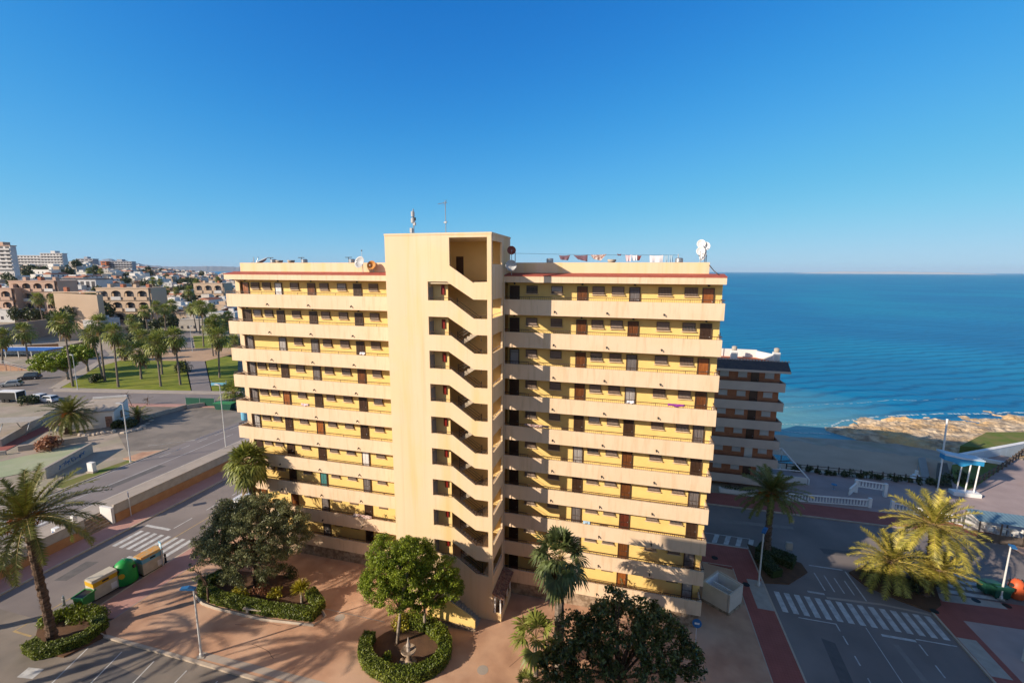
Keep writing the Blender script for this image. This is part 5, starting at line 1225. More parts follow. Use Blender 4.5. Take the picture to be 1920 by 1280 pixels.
m_cw = mat('car_paint_white', (0.62,0.63,0.65), 0.25, spec=.6); m_csil = mat('car_paint_silver', (0.42,0.43,0.42), 0.25, metal=.5); m_cblk = mat('car_paint_dark', (0.015,0.018,0.025), 0.2, spec=.7)
f = G(466,950,0); car('white hatchback parked on the lower street, half hidden by the dark tree', (-46.3,6.6,.0), R(92), m_cw)
f = T(22,724); car('silver car at the left end of the side street by the park', (f.x,f.y,UZ+.04), R(215), m_csil)
f = T(57,711); car('dark car parked behind the silver one on the side street', (f.x,f.y,UZ+.04), R(215), m_cblk, 4.4, True)
f = T(72,750); car('white car partly behind the round date palm', (f.x,f.y,UZ+.04), R(185), m_cw)
f = T(92,753); car('white car in front of the small white house, right of the other white one', (f.x,f.y,UZ+.04), R(185), m_cw)
f = T(8,790-6); f = T(21,752); t = thing('trailer', 'dark box trailer with a white roof frame at the far left', 'trailer', (f.x,f.y,UZ+.02), R(14)); MB().box(-2.3,2.3,-.9,.9,.5,2.2).build('box', m_black, t, world=False); mb = MB(); mb.box(-2.4,2.4,-1,1,2.2,2.32)
for x in (-2.35,2.35):
    for y in (-.95,.95): mb.box(x-.06,x+.06,y-.06,y+.06,.4,2.2)
mb.build('frame', m_white, t, world=False)
for x in (-.5,.5): MB().lathe((x,-.9,.35), [(.2,0),(.35,0),(.35,.2),(.2,.2)], 14, axis=(0,-1,0)).build('wheel', m_tyre, t, world=False)

f = Vector((-39.5,-24.0,0)); date_palm('date palm outside the left of the view shading the car park kerb', f, f+Vector((.5,.3,9.5)), 4.2, 31, nf=40, r0=.32, nl=40, ll=.6, fruit=False)
f = Vector((-49.5,-25.5,0)); date_palm('second date palm outside the view shading the left of the car park', f, f+Vector((-.4,.3,9)), 4.2, 32, nf=40, r0=.32, nl=40, ll=.6, fruit=False)

stone = None
for i, (px, py) in enumerate(((152,816),(160,817),(168,816),(176,815),(184,814),(193,813),(203,811),(213,810),(232,812),(240,810),(250,808),(259,806),(268,801),(276,796),(284,791),(291,787))):
    p = T(px,py); 
    if stone is None:
        stone = MB().lathe((0,0,-.1), [(.45,0),(.55,.2),(.4,.5),(.12,.6)], 7).build('border_stone', m_kerb); stone.location = p; tag(stone, 'rough pale stone edging the beds by the white house, first from the left', 'stone', 'stones edging the beds by the white house')
    else: o = dup(stone, None, p, rnd(0,6), sc=(rnd(.7,1.3),rnd(.6,1.1),rnd(.6,1.1)), label='rough pale stone edging the beds by the white house, %s from the left' % ordn0[i])

m_patch = mat('asphalt_patch', (0.10,0.095,0.095), 0.9, (0.14,0.13,0.125), 1.5, 0.4, 0.5, 30); m_patchl = mat('asphalt_patch_light', (0.26,0.235,0.215), 0.9, (0.21,0.19,0.17), 1.5, 0.4, 0.5, 30)
for nm, poly, z, m_ in (('asphalt_patch',[(16.2,-4),(17.1,-4.2),(17.5,1.5),(16.6,1.8)],.002,m_patch),('asphalt_patch',[(21.5,14.5),(30,15.2),(30.2,16.1),(21.4,15.5)],.002,m_patch),('asphalt_patch',[(12,18.2),(20,18.8),(20,19.4),(12,19.0)],.002,m_patchl),('asphalt_patch',[(22.5,-6),(23.0,-6),(22.4,2.6),(22.0,2.6)],.002,m_patchl),
   ('asphalt_patch',[(-52.6,-9.5),(-51.4,-9.2),(-51.6,-6.3),(-52.9,-6.6)],.002,m_patch),('asphalt_patch',[(-47.9,7),(-47.1,7),(-47.0,18),(-47.8,18)],.002,m_patchl),('asphalt_patch',[(-37.5,-16.6),(-33.2,-16.9),(-33.0,-15.2),(-37.2,-14.9)],.0055,m_patch),('asphalt_patch',[(-66,4),(-64.9,4),(-64.7,11),(-65.9,11)],1.2225,m_patch)):
    flat(nm, poly, z, m_)
for (px, py) in ((637,1157),(905,1255),(700,1213)):
    f = G(px,py,.12); struct('manhole_cover', MB().lathe((f.x,f.y,.118), [(.42,0),(.42,.006),(.02,.008)], 18), m_concrete)
f = G(60,1262,.0); flat('road_marking_box', [(f.x-.7,f.y-.5),(f.x+.6,f.y-.3),(f.x+.4,f.y+.5),(f.x-.9,f.y+.3)], .009, m_line)
# thin pavement cracks on the square
m_crack = mat('paving_crack', (0.16,0.09,0.06), 0.9)
random.seed(55); mb = MB()
for (x, y, a, L) in ((-19.5,-7.0,-.6,5),(-31,-9.5,.3,4),(-9,-9.5,.1,7),(-28,-10.8,-.2,3),(-7.5,-7.5,1.1,4)):
    p = Vector((x,y,.119)); 
    for i in range(int(L/.4)):
        a += rnd(-.35,.35); q = p+Vector((math.cos(a),math.sin(a),0))*.4; nn = Vector((-math.sin(a),math.cos(a),0))*.02; mb.add([p-nn,q-nn,q+nn,p+nn], [(0,1,2,3)]); p = q
struct('paving_joint', mb, m_crack)
# ================================================================== left middle distance
def bldg(name, label, cat, loc, rz, group=None): return thing(name, label, cat, loc, rz, group)
# small white house
a, b_, c2 = Vector((-95.5,18.3,UZ)), Vector((-90.0,21.6,UZ)), Vector((-105,31.5,UZ))
d = (b_-a).normalized(); rz = math.atan2(d.y,d.x)
A = T(150,806); Bq = T(217,800); d = (Bq-A); L = d.length; rz = math.atan2(d.y,d.x); h = zat(Bq.x,Bq.y,766)-UZ
t = bldg('small_house', 'low white house with a brown door behind the round date palm', 'house', (A.x,A.y,UZ), rz)
D = 5.5; H = 3.0
mb = MB(); mb.prism([(0,0),(D,0),(D,H+1.0),(0,H)], 0, 0, L); mb.build('wall', m_whitew, t, world=False)
mb = MB(); mb.prism([(-.3,H+.01),(D+.1,H+1.02),(D+.1,H+1.2),(-.3,H+.2)], 0, -.2, L+.2); mb.build('roof', m_concrete, t, world=False)
mb = MB(); mb.box(0,L+.05,D-.2,D,H+1.2,H+1.6); mb.build('parapet', m_whitew, t, world=False)
dd = MB().box(L-1.35,L-.35,-.06,.02,0,2.1).build('door', m_tile, t, world=False); MB().box(L-.55,L-.48,-.1,-.061,1,1.06).build('handle', m_metal, dd, world=False)
w_ = MB().box(L-.02,L+.05,2.2,3.0,1.0,2.3).build('window', m_glass, t, world=False)
MB().box(L-2.0,L-.1,-.9,-.02,-.05,.1).build('step', m_concrete, t, world=False)
# low walls, red path, green court
def lowwall(label, p0, p1, h, m=m_cement, th=.25, name='low_wall', z0=None, cop=True):
    a, b = T(*p0), T(*p1); z = UZ; t = thing(name, label, 'wall', ((a.x+b.x)/2,(a.y+b.y)/2,z)); d = (b-a).normalized(); s_ = Vector((-d.y,d.x,0))*th/2
    mb = MB(); mb.prism([(v.x,v.y) for v in (a-s_,b-s_,b+s_,a+s_)], 2, z-.2, z+h); mb.build('wall_face', m, t)
    s_ = s_*1.25; mb = MB(); mb.prism([(v.x,v.y) for v in (a-s_,b-s_,b+s_,a+s_)], 2, z+h+.001, z+h+.07); mb.build('coping', m_concrete, t); return t, a, b
m_green = mat('green_court_paint', (0.36,0.38,0.23), 0.9, (0.30,0.34,0.2), 0.4, c3=(0.42,0.4,0.28), sc3=.3, amt3=.5)
flat('sports_court', [gz(-60,880),gz(40,856),gz(165,832),gz(172,840),gz(100,875),gz(-20,900)], UZ+.05, m_green)
flat('red_path', [gz(-30,850),gz(0,838),gz(112,784),gz(118,795),gz(45,828),gz(-20,860)], UZ+.06, m_redpav)
w1, wa, wb = lowwall('low grey wall with dark spray paint scribbles between the green court and the gravel verge', (85,898), (173,848), 1.5, th=.3)
mb = MB(); d = (wb-wa).normalized(); nrm = Vector((d.y,-d.x,0))*.155
random.seed(31)
for i in range(9):
    p = wa.lerp(wb,.30+.062*i); zz = UZ+.55; pts = [p+nrm*1.02+d*(rnd(-.5,.5))+Vector((0,0,zz-p.z+rnd(-.3,.5))) for _ in range(5)]; mb.tube(pts, .05, 4)
mb.build('graffiti', m_blue, w1)
lowwall('low pale wall along the back edge of the green court', (35,846), (165,826), .8)
lowwall('short low wall at the far left of the green court', (-40,858), (12,852), .6)
lowwall('long low wall with a white coping running beside the red path', (2,838), (112,772), 1.2, m_concrete)
lowwall('low wall along the back of the gravel yard', (268,790), (352,772), .7)
lowwall('low wall with green netting beside the far street', (352,774), (450,766), .8)
lowwall('curved brown boundary wall on the far side of the side street', (100,660), (165,645), 1.3, m_ochre)
lowwall('pale boundary wall with an orange buoy left of the palms', (50,654), (110,651), 1.4, m_ochre)
# playground shelter
p = T(20,812); t = thing('shelter', 'grey lean-to canopy on slanted metal posts at the left edge', 'shelter', (p.x,p.y,UZ), R(25))
mb = MB(); mb.prism([(-4.5,2.3),(4.5,2.3),(4.5,2.42),(-4.5,2.42)], 1, -1.6, 1.6); mb.build('roof', m_cement, t, world=False)
for x in (-4,0,4):
    for y in (-1,1): MB().tube([(x+.5*(1 if y > 0 else -1),y*1.7,0),(x,y,2.3)], .07, 6).build('post', m_metal, t, world=False)
m_awn = mat('blue_canopy', (0.03,0.14,0.42), 0.6, (0.025,0.11,0.36), .5)
p = T(55,668); q = T(5,670); t = thing('blue_canopy', 'long blue canopy roof over the parking behind the stairs at the far left', 'canopy', (p.x,p.y,UZ))
L = 34; rz = R(16); t.rotation_euler = (0,0,rz); MB().box(-L+8,8,-2.5,3.5,2.3,2.45).build('roof', m_awn, t, world=False)
mb = MB()
for i in range(9): mb.box(-L+8.2+i*4.1,-L+8.4+i*4.1,-2.2,-2.0,-.2,2.3)
mb.build('post', m_pole, t, world=False)
MB().box(-L+8,8,3.5,3.7,-.2,2.6).build('back_wall', m_whitew, t, world=False)
# metal footbridge / stair railings at far left
p = T(25,695); t = thing('ramp_railing', 'white handrail of the ramp and stairs above the parked cars', 'railing', (p.x,p.y,UZ), R(20)); mb = MB()
for z in (.5,1.0): mb.tube([(-8,0,z+2.2),(-2,0,z+1.8),(4,-1,z+.2),(8,-1,z)], .05, 5)
for i in range(9): x = -8+i*2; zz = 1.0+(2.2 if x <= -2 else max(0,(4-x)/6*1.7)); mb.tube([(x,0 if x < 0 else -.7,0),(x,0 if x < 0 else -.7,zz)], .04, 4)
mb.build('rail', m_pole, t, world=False); mb = MB(); mb.prism([(-9,0),(-2,0),(5,0),(-1,1.5),(-9,2.0)], 1, .1, 2.0); mb.build('ramp', m_plaza, t, world=False)
# bus-stop like bench unit
p = T(412,735); t = thing('notice_panel', 'low light blue and white panel at the road end of the park path', 'sign', (p.x,p.y,UZ+.1), R(15)); MB().box(-1.9,1.9,-.1,.1,.3,.95).build('panel', m_bblu, t, world=False)
for x in (-1.8,1.8): MB().box(x-.06,x+.06,-.08,.08,0,1.5).build('post', m_metal, t, world=False)
# green skip and netting
p = T(424,778); t = thing('skip', 'dark green skip beside the gravel yard near the yellow block', 'skip', (p.x,p.y,UZ), R(10)); MB().prism([(-1.5,.0),(1.5,.0),(2.0,1.3),(-2.0,1.3)], 1, -.8,.8).build('body', m_bdk, t, world=False); MB().box(-2.05,2.05,-.85,.85,1.3,1.38).build('rim', m_bgreen, t, world=False)
p = T(392,772); t = thing('netting_fence', 'green netted fence panel on thin posts behind the gravel yard', 'fence', (p.x,p.y,UZ), R(10)); MB().box(-5,1.5,-.04,.04,.2,1.8).build('net', m_bdk, t, world=False)
for x in (-5,-1.8,1.5): MB().box(x-.05,x+.05,-.06,.06,0,2.1).build('post', m_metal, t, world=False)
p = T(450,783); t = thing('water_tank', 'blue round tank half hidden behind the left end of the yellow block', 'tank', (-70.5,31,UZ)); MB().lathe((0,0,0), [(.75,0),(.8,.2),(.8,1.6),(.7,1.75),(.1,1.85)], 16).build('tank_body', m_bblu, t, world=False); MB().lathe((0,0,1.8), [(.25,0),(.25,.12),(.1,.15)], 12).build('cap', m_blue, t, world=False)
# trees of the park edge
for (px, py, cx, cy, rx, rz, lb) in ((128,712,100,681,34,20,'round dark green tree leaning over the side street'), (165,697,150,664,26,18,'round dark green tree at the back of the side street beside the lawn')):
    f = T(px,py); leaf_tree('round_tree', lb, 'tree', f, 2.2, [blob(f,cx,cy,rx,rz), blob(f,cx+rx*.5,cy-4,rx*.6,rz*.7), blob(f,cx-rx*.5,cy+2,rx*.6,rz*.7)], m_pine, m_barkl, 110, 1.0, 55, .3, .3, .5, 'round trees at the park edge')
for (px, py, r_, h_, lb, lm_) in ((181,717,1.7,2.0,'round shrub on the lawn near the street',m_dkleaf),(345,700,2.4,3.0,'dark shrub beside the park path',m_dkleaf),(222,802,1.1,1.3,'dark shrub at the right corner of the white house',m_dkleaf),(246,800,1.2,1.2,'shrub between the white house and the low palm',m_dkleaf),(55,757,1.8,1.9,'dark bush right of the trailer',m_dkleaf),(96,842,1.9,2.1,'dry orange-brown shrub at the edge of the green court',m_dry),(245,650,4,5,'dark bushy tree among the park palms',m_dkleaf),(290,640,4,5,'dense dark tree behind the middle park palms',m_dkleaf),(430,618,4,4,'dark tree beside the left end of the block',m_dkleaf)):
    p = T(px,py); bush('shrub', lb, 'shrub', (p.x,p.y,UZ), (r_,r_,h_), lm_, 900, .22 if r_ < 3 else .4, 'shrubs on the left side')
# bare street trees
for px, py, cx, cy, lb in ((248,762,237,737,'bare leaning sapling beside the far street behind the lamp post'),(275,762,277,745,'thin bare sapling right of the leaning one')):
    f = T(px,py); c = zt(f,cx,cy)-f; t = thing('sapling', lb, 'tree', tuple(f)); mb = MB(); mb.tube([(0,0,0),tuple(c*.6),tuple(c)], .06, 5)
    mb.build('trunk', m_bark, t, world=False); mb = MB()
    for i in range(16): a_ = c*rnd(.6,1); mb.tube([tuple(a_), tuple(a_+rv()*rnd(.5,1.3))], .03, 3)
    mb.build('twigs', m_bark, t, world=False)
# ---- fan palms of the park: (foot px,py, crown px,py)
PK = [(137,725,119,606),(197,715,185,606),(193,708,172,628),(222,726,212,625),(265,711,261,660),(302,726,292,645),(304,702,300,634),(339,726,327,633),(234,677,231,652),
 (279,630,271,583),(299,619,293,574),(311,627,309,580),(322,610,322,572),(369,622,360,578),(375,625,372,575),(382,652,378,576),(400,672,395,612),(412,717,409,632),(405,670,402,602),
 (85,622,71,560),(102,607,101,560),(186,590,175,556),(205,597,205,556),(54,680,45,622),(5,682,3,632),(270,590,268,560),(257,645,257,617),(318,568,312,543),(322,566,330,545),(400,610,397,578),(440,668,440,640),(439,762,438,737),(430,625,428,592),
 (272,662,266,632),(160,590,166,556),(250,640,246,600),(368,600,355,545),(415,640,416,610)]
order = sorted(range(len(PK)), key=lambda i: PK[i][2])
places = {}
for rank, i in enumerate(order):
    fx, fy, cx, cy = PK[i]
    f = T(fx,fy); 
    if fy < 640: where = 'behind the park' 
    elif cx < 150: where = 'by the side street'
    elif fy > 700: where = 'on the front lawn'
    else: where = 'on the back lawn'
    places.setdefault(where, []).append(i)
ordn = ['first','second','third','fourth','fifth','sixth','seventh','eighth','ninth','tenth','eleventh','twelfth','thirteenth','fourteenth','fifteenth','sixteenth','seventeenth','eighteenth','nineteenth']
for where, L_l in places.items():
    for j, i in enumerate(L_l):
        fx, fy, cx, cy = PK[i]; f = T(fx,fy); tp = zt(f,cx,cy); hgt_ = tp.z-f.z
        size = 'tall' if hgt_ > 9 else ('short' if hgt_ < 5 else 'medium high')
        fan_palm('%s fan palm %s, crown %s from the left there' % (size, where, ordn[j]), f, tp, random.choice('mno'), 'fan palms in and around the park', .22+.02*(hgt_ < 9), 2.0 if i == 4 else rnd(1.6,2.0))
# ================================================================== town buildings
m_tc = mat('town_terracotta_render', (0.52,0.36,0.27), 0.9, (0.46,0.31,0.23), .15); m_tcs = mat('town_sand_render', (0.55,0.41,0.29), 0.9, (0.49,0.36,0.25), .1)
m_dark = mat('dark_opening', (0.07,0.065,0.07), 0.4); m_tcr = mat('town_red_roof', (0.42,0.16,0.09), 0.9)
m_wr = mat('town_white_render', (0.62,0.6,0.58), 0.9, (0.52,0.5,0.48), .2); m_org = mat('orange_render', (0.55,0.17,0.07), 0.9)
m_brk = mat('town_greyblue_render', (0.38,0.38,0.4), 0.9)
def arch_block(name, label, px0, pxy, px1, hpx, bays, floors, m, group=None, dep=12, rz=None, chim=3, dist=None):
    """block whose front runs between two image points on the ground, arched loggias on every storey"""
    A = T(px0, pxy); B_ = T(px1, pxy) if rz is None else None
    s = scale_at(A); 
    if rz is None:
        B_ = onplane(A, px1, pxy); d = Vector((B_.x-A.x,B_.y-A.y,0)); L = d.length; rz = math.atan2(d.y,d.x)
    else: L = (px1-px0)*s
    H = hpx*s; t = thing(name, label, 'building', (A.x,A.y,A.z-.5), rz, group); fh = (H+.5)/floors
    MB().box(0,L,1.6,dep,-2,H+.5).build('wall', m, t, world=False)
    bw = L/bays
    for k in range(floors):
        for j in range(bays):
            x0, x1, z0, z1 = j*bw, (j+1)*bw, k*fh, (k+1)*fh; mg = bw*.13; hh = z1-fh*.18; sp = fh*.55
            pts = [(x0,z0),(x0,z1),(x1,z1),(x1,z0),(x1-mg,z0),(x1-mg,z0+sp)]
            for q in range(1,8): a = PI*q/8; pts.append(((x0+x1)/2+(bw/2-mg)*math.cos(a), z0+sp+(hh-z0-sp)*math.sin(a)))
            pts += [(x0+mg,z0+sp),(x0+mg,z0)]
            MB().prism(pts, 1, 0+.01*(j%2), .35).build('arch', m, t, world=False)
            MB().box(x0+mg,x1-mg,-.45,-.3,z0,z0+fh*.3).build('balcony', m_wr if (k+j)%3 == 0 else m, t, world=False)
            MB().box(x0+mg*1.3,x1-mg*1.3,1.2,1.58,z0+.1,z0+fh*.74).build('window', m_dark, t, world=False)  # window enlarged and kept dark to stand in for shade inside the arch
        MB().box(0,L,-.45,1.6,(k)*fh-.1,k*fh+.02).build('balcony_floor', m, t, world=False)
    MB().box(-.2,L+.2,-.2,dep+.2,H+.5,H+.9).build('roof', m, t, world=False)
    for i in range(chim): x = L*(i+.5)/chim; MB().box(x-.8,x+.8,4,6,H+.9,H+2.6).build('chimney', m_tcr if i%2 else m, t, world=False)
    return t
arch_block('holiday_flats', 'terracotta holiday flats with arched balconies at the far left behind the ramp', -60, 600, 30, 58, 4, 3, m_tc)
arch_block('holiday_flats', 'pinkish holiday flats with arched loggias and a white window left of the white villa', 28, 600, 112, 72, 4, 4, m_tc)
arch_block('holiday_flats', 'sand coloured flats with large arched balconies right of the blank gable wall', 188, 603, 285, 62, 4, 3, m_tcs, chim=4)
arch_block('holiday_flats', 'brownish house with a staircase gable seen beyond the right part of the park', 366, 566, 420, 34, 3, 2, m_tcs, chim=2)
# big blank gable
A = T(110,615); s = scale_at(A); B_ = onplane(A,190,615); t = thing('apartment_building', 'large blank sand coloured gable wall between the arched flats and the white villa', 'building', (A.x,A.y,A.z-.5)); d = B_-A; L = Vector((d.x,d.y,0)).length; t.rotation_euler = (0,0,math.atan2(d.y,d.x))
MB().prism([(0,-2),(L,-2),(L,64*s),(0,68*s)], 1, 0, 3).build('wall', m_tcs, t, world=False); MB().box(L*.35,L*.40,-.05,.02,30*s,34*s).build('window', m_dark, t, world=False)
MB().box(-.2,L+.2,-.2,3.2,68*s,68*s+.5).build('roof', m_tcs, t, world=False); MB().box(L*.2,L*.28,1,2.4,68*s+.5,68*s+2.5).build('chimney', m_tcr, t, world=False)
# low terracotta garden walls in front
for (a0,b0,a1,b1,h_,lb) in ((-20,648,110,625,7,'long brownish boundary wall below the pink holiday flats'),(112,640,250,628,4,'pale boundary wall under the blank gable'),(216,650,300,640,3.0,'low terracotta wall behind the back lawn palms'),(300,575,348,563,3,'pinkish garden wall beside the side road beyond the park')):
    A = T(a0,b0); B_ = T(a1,b1); t = thing('boundary_wall', lb, 'wall', ((A.x+B_.x)/2,(A.y+B_.y)/2,1)); d = (B_-A); d.z = 0; d.normalize(); s_ = Vector((-d.y,d.x,0))*.3
    MB().prism([(v.x,v.y) for v in (A-s_,B_-s_,B_+s_,A+s_)], 2, -.5, A.z+h_).build('wall_face', m_tc if 'pale' not in lb else m_tcs, t); s_ *= 1.2; MB().prism([(v.x,v.y) for v in (A-s_,B_-s_,B_+s_,A+s_)], 2, A.z+h_, A.z+h_+.25).build('coping', m_tcs, t)
def box_block(name, label, px0, py, px1, ptop, m, floors, cols, dep=14, cat='building', roofm=None, bands=False, dist=None, rzo=0, pent=True, winm=None):
    A = T(px0,py) if dist is None else CAM+bearing(px0)*dist
    if dist is not None: A = CAM+ray(px0,py)*(dist/ math.hypot(ray(px0,py).x,ray(px0,py).y))
    s = scale_at(A); B_ = onplane(A,px1,py); d = B_-A; L = Vector((d.x,d.y,0)).length; H = (py-ptop)*s
    t = thing(name, label, cat, tuple(A), math.atan2(d.y,d.x)+rzo); MB().box(0,L,0,dep,-8,H).build('wall', m, t, world=False)
    MB().box(-.4,L+.4,-.4,dep+.4,H,H+.6).build('roof', roofm or m, t, world=False)
    fh = H/floors; cw = L/cols; src_ = None
    for k in range(floors):
        if bands: MB().box(-.3,L+.3,-1.3,0,k*fh-.05,k*fh+fh*.38).build('balcony', m, t, world=False)
        for j in range(cols):
            p = ((j+.5)*cw,-.04,k*fh+fh*.35)
            if src_ is None: src_ = MB().box(-cw*.3,cw*.3,-.03,.03,0,fh*.5).build('window', winm or m_dark, t, world=False); src_.location = p
            else: dup(src_, t, p)
    if pent: MB().box(L*.35,L*.55,3,8,H+.6,H+.6+fh*.9).build('roof_house', roofm or m, t, world=False)
    return t
box_block('villa', 'white villa with a porch gable and dark flat roof above the blank wall', 90, 546, 182, 524, m_wr, 1, 9, roofm=m_slate, cat='house', pent=False)
box_block('tower_block', 'tall white and pinkish apartment tower at the far left edge on the hill', -20, 505, 26, 462, m_wr, 6, 4, 4, bands=True, roofm=m_tc, dist=520)
box_block('apartment_building', 'wide white stepped apartment block left part on the hill', 28, 500, 78, 480, m_wr, 4, 8, 5, bands=True, dist=680, pent=False)
box_block('apartment_building', 'wide white apartment block with a dark vertical joint, right part on the hill', 79, 500, 120, 476, m_wr, 5, 7, 5, bands=True, dist=660)
box_block('apartment_building', 'small bluish white block alone on the ridge', 145, 502, 176, 486, m_brk, 4, 4, 8, bands=True, dist=800)
box_block('apartment_building', 'long grey apartment block with balconies on the ridge right of the orange gable', 201, 508, 249, 491, m_brk, 4, 9, 6, bands=True, dist=760)
box_block('apartment_building', 'orange gable end of the long grey block on the ridge', 191, 508, 201, 491, m_org, 4, 1, 6, dist=758, pent=False)
# pines on the hill
for cx, cy, rx, lb in ((55,506,15,'left one of two dark umbrella pines on the hill'),(78,509,13,'right one of two dark umbrella pines on the hill'),(335,545,14,'dark spreading tree among the white houses right of the park palms'),(352,528,18,'wide dark tree on the skyline of the white houses')):
    f = T(cx, cy+10); s = scale_at(f); leaf_tree('umbrella_pine', lb, 'tree', f, 3, [(zt(f,cx,cy), (rx*s, rx*s*.8, 6*s))], m_dkleaf, m_bark, 60, 3.0, 40, .8, .4, .6, 'dark trees among the far houses', ntips=6)
# far houses
random.seed(77)
hw = [mat('house_white_%s' % c, v, .9) for c, v in (('bright',(0.68,0.66,0.62)),('cream',(0.55,0.5,0.44)),('sand',(0.48,0.36,0.26)),('terracotta',(0.42,0.24,0.16)))]
def house_mesh(v):
    mb = MB(); w_, d_, h_ = rnd(5.5,8.5), rnd(7,10), rnd(4.5,6.8)
    mb.box(-w_,w_,-d_/2,d_/2,-6,h_,0); mb.box(-w_-.15,w_+.15,-d_/2-.15,d_/2+.15,h_,h_+.35,0)
    if v % 2 == 0: mb.box(-w_*.6,w_*.1,-d_*.2,d_*.4,h_+.35,h_+2.7,0)
    if v % 3 == 0: mb.prism([(-d_/2-.3,h_+.36),(d_/2+.3,h_+.36),(0,h_+1.9)], 0, -w_*.9, w_*.9, 1)
    mb.box(w_*.4,w_*.7,-.5,.4,h_+.3,h_+1.9,0)
    for k in range(2):
        for j in range(4):
            x = -w_*.75+j*w_*.5; z = .9+k*2.9
            if z+1.2 < h_: mb.box(x-.55,x+.55,-d_/2-.02,-d_/2+.1,z,z+1.3,2)
    for k in range(2):
        z = .9+k*2.9
        if z+1.2 < h_: mb.box(w_-.1,w_+.02,-1.2,.2,z,z+1.3,2)
    return mb
ms = [(lambda v: house_mesh(v))(v) for v in range(6)]
hdat = []
for v, m_ in enumerate(ms):
    for c in range(4):
        if c and v % 2: continue
        me = bpy.data.meshes.new('house'); me.from_pydata(m_.v, [], m_.f); me.materials.append(hw[c if v % 5 else 0]); me.materials.append(m_tcr); me.materials.append(m_dark); me.polygons.foreach_set('material_index', m_.mi); me.update(); hdat.append((me, c))
placed = []; nh = 0; tries = 0
white = [m for m, c in hdat if c < 2]; warm = [m for m, c in hdat if c >= 2]
while nh < 290 and tries < 9000:
    tries += 1
    px = rnd(-5,455); u = random.random(); r = 262*(1+4.2*u**1.3)
    if px < 200: r = 275*(1+1.9*u)
    dd = bearing(px); p = CAM+dd*r; sp = 13+r*.008
    if 205 < px < 300 and r < 330: continue
    if px < 130 and r < 330: continue
    if 280 < px < 350 and r < 300: continue
    if any((p.x-q[0])**2+(p.y-q[1])**2 < sp*sp for q in placed): continue
    p.z = hgt(p.x,p.y)
    if p.z < .5: continue
    placed.append((p.x,p.y)); far = r > 420
    wm = random.random() < (.75 if far else .6); me = random.choice(white if wm else warm)
    o = bpy.data.objects.new('house', me); COL.objects.link(o); o.location = p; o.rotation_euler = (0,0,random.choice((0,PI/2))+rnd(-.15,.15)+R(15)); k = rnd(.8,1.15); o.scale = (k,k,k*rnd(.8,1.15))
    zone = 'on the hill at the far left' if px < 130 else ('in the middle of the distant town' if px < 300 else 'in the flat right part of the distant town')
    tag(o, '%s house %s, %s' % ('white' if wm else 'sand coloured', zone, 'farthest rows' if r > 700 else ('middle rows' if far else 'nearest rows')), 'house', 'houses of the distant town'); nh += 1
# scattered dark trees between houses
tm = MB(); leafball(tm, (0,0,3.5), (2.6,2.6,2.4), 320, .5, .6, .3); tm.tube([(0,0,-2),(0,0,3)], .25, 5, 1)
tme = bpy.data.meshes.new('town_tree'); tme.from_pydata(tm.v, [], tm.f); tme.materials.append(m_dkleaf); tme.materials.append(m_bark); tme.polygons.foreach_set('material_index', tm.mi)
for i in range(150):
    px = rnd(0,450); r = 250*(1+3.2*random.random()**1.2); p = CAM+bearing(px)*r
    if any((p.x-q[0])**2+(p.y-q[1])**2 < 60 for q in placed): continue
    p.z = hgt(p.x,p.y); o = bpy.data.objects.new('town_tree', tme); COL.objects.link(o); o.location = p; k = rnd(.8,1.7); o.scale = (k,k,k*rnd(.8,1.4)); o.rotation_euler = (0,0,rnd(0,6))
    tag(o, 'dark green tree between town houses %s, %s' % ('at left' if px < 150 else ('in the middle' if px < 300 else 'at right'), 'far off' if r > 500 else 'nearer'), 'tree', 'small trees in the distant town')
# town fan palms
for cx, cy, fy, lb in ((195,531,552,'fan palm rising beside the terracotta chimneys'),(166,508,522,'far fan palm sticking up among the white houses, left one'),(189,508,522,'far fan palm sticking up among the white houses, right one'),(287,526,560,'fan palm on the skyline above the side road'),(368,528,560,'pair palm left of the brownish house'),(408,524,556,'fan palm right behind the brownish house'),(300,528,550,'fan palm at the back right of the skyline palm')):
    f = T(cx,fy); fan_palm(lb, f, zt(f,cx,cy), 'n', 'fan palms in the town', .25, 1.8)
# ================================================================== brick block on the right
t = thing('apartment_building', 'brick block with grey gallery bands and a dark tiled eave by the beach', 'apartment building', (14,34,0)); Bk = t
X0, X1, Y0 = -2.0, 20.2, 28.0
MB().box(X0,X1,Y0+1.3,Y0+5,-.2,17.0).build('wall', m_brick, t)
bz = [15.25-2.66*i for i in range(6)]
for i, z in enumerate(bz):
    mb = MB(); mb.box(X0,X1+.35,Y0,Y0+.15,z-1.2,z); mb.box(X1+.2,X1+.35,Y0+.15,Y0+3.5,z-1.2,z); mb.build('gallery_parapet', m_bband, t)
    MB().box(X0,X1+.19,Y0+.152,Y0+1.29,z-1.1,z-.9).build('gallery_floor', m_ceil, t)
    MB().box(X0,X1+.3,Y0+.05,Y0+.09,z+.12,z+.16).build('railing', m_brown, t)
    for j, x in enumerate((13.3,15.6,18.9)):
        w_ = MB(); w_.box(x-.55,x+.55,Y0+1.24,Y0+1.298,z+.35,z+1.05); wq = w_.build('window', m_shutw, t); MB().box(x-.6,x+.6,Y0+1.2,Y0+1.299,z+.28,z+.34).build('sill', m_bband, wq)
    for x, m_ in ((17.15, m_doorW if i == 4 else m_door),(11.0,m_door)): dq = MB().box(x-.5,x+.5,Y0+1.24,Y0+1.298,z-.9,z+1.15).build('door', m_, t); MB().box(x+.32,x+.38,Y0+1.18,Y0+1.239,z+.05,z+.12).build('handle', m_metal, dq)
mb = MB(); mb.prism([(Y0-.6,16.9),(Y0-.6,17.02),(Y0+.9,18.0),(Y0+.9,16.9)], 0, X0, X1+.6); mb.build('tiled_eave', m_slate, t)
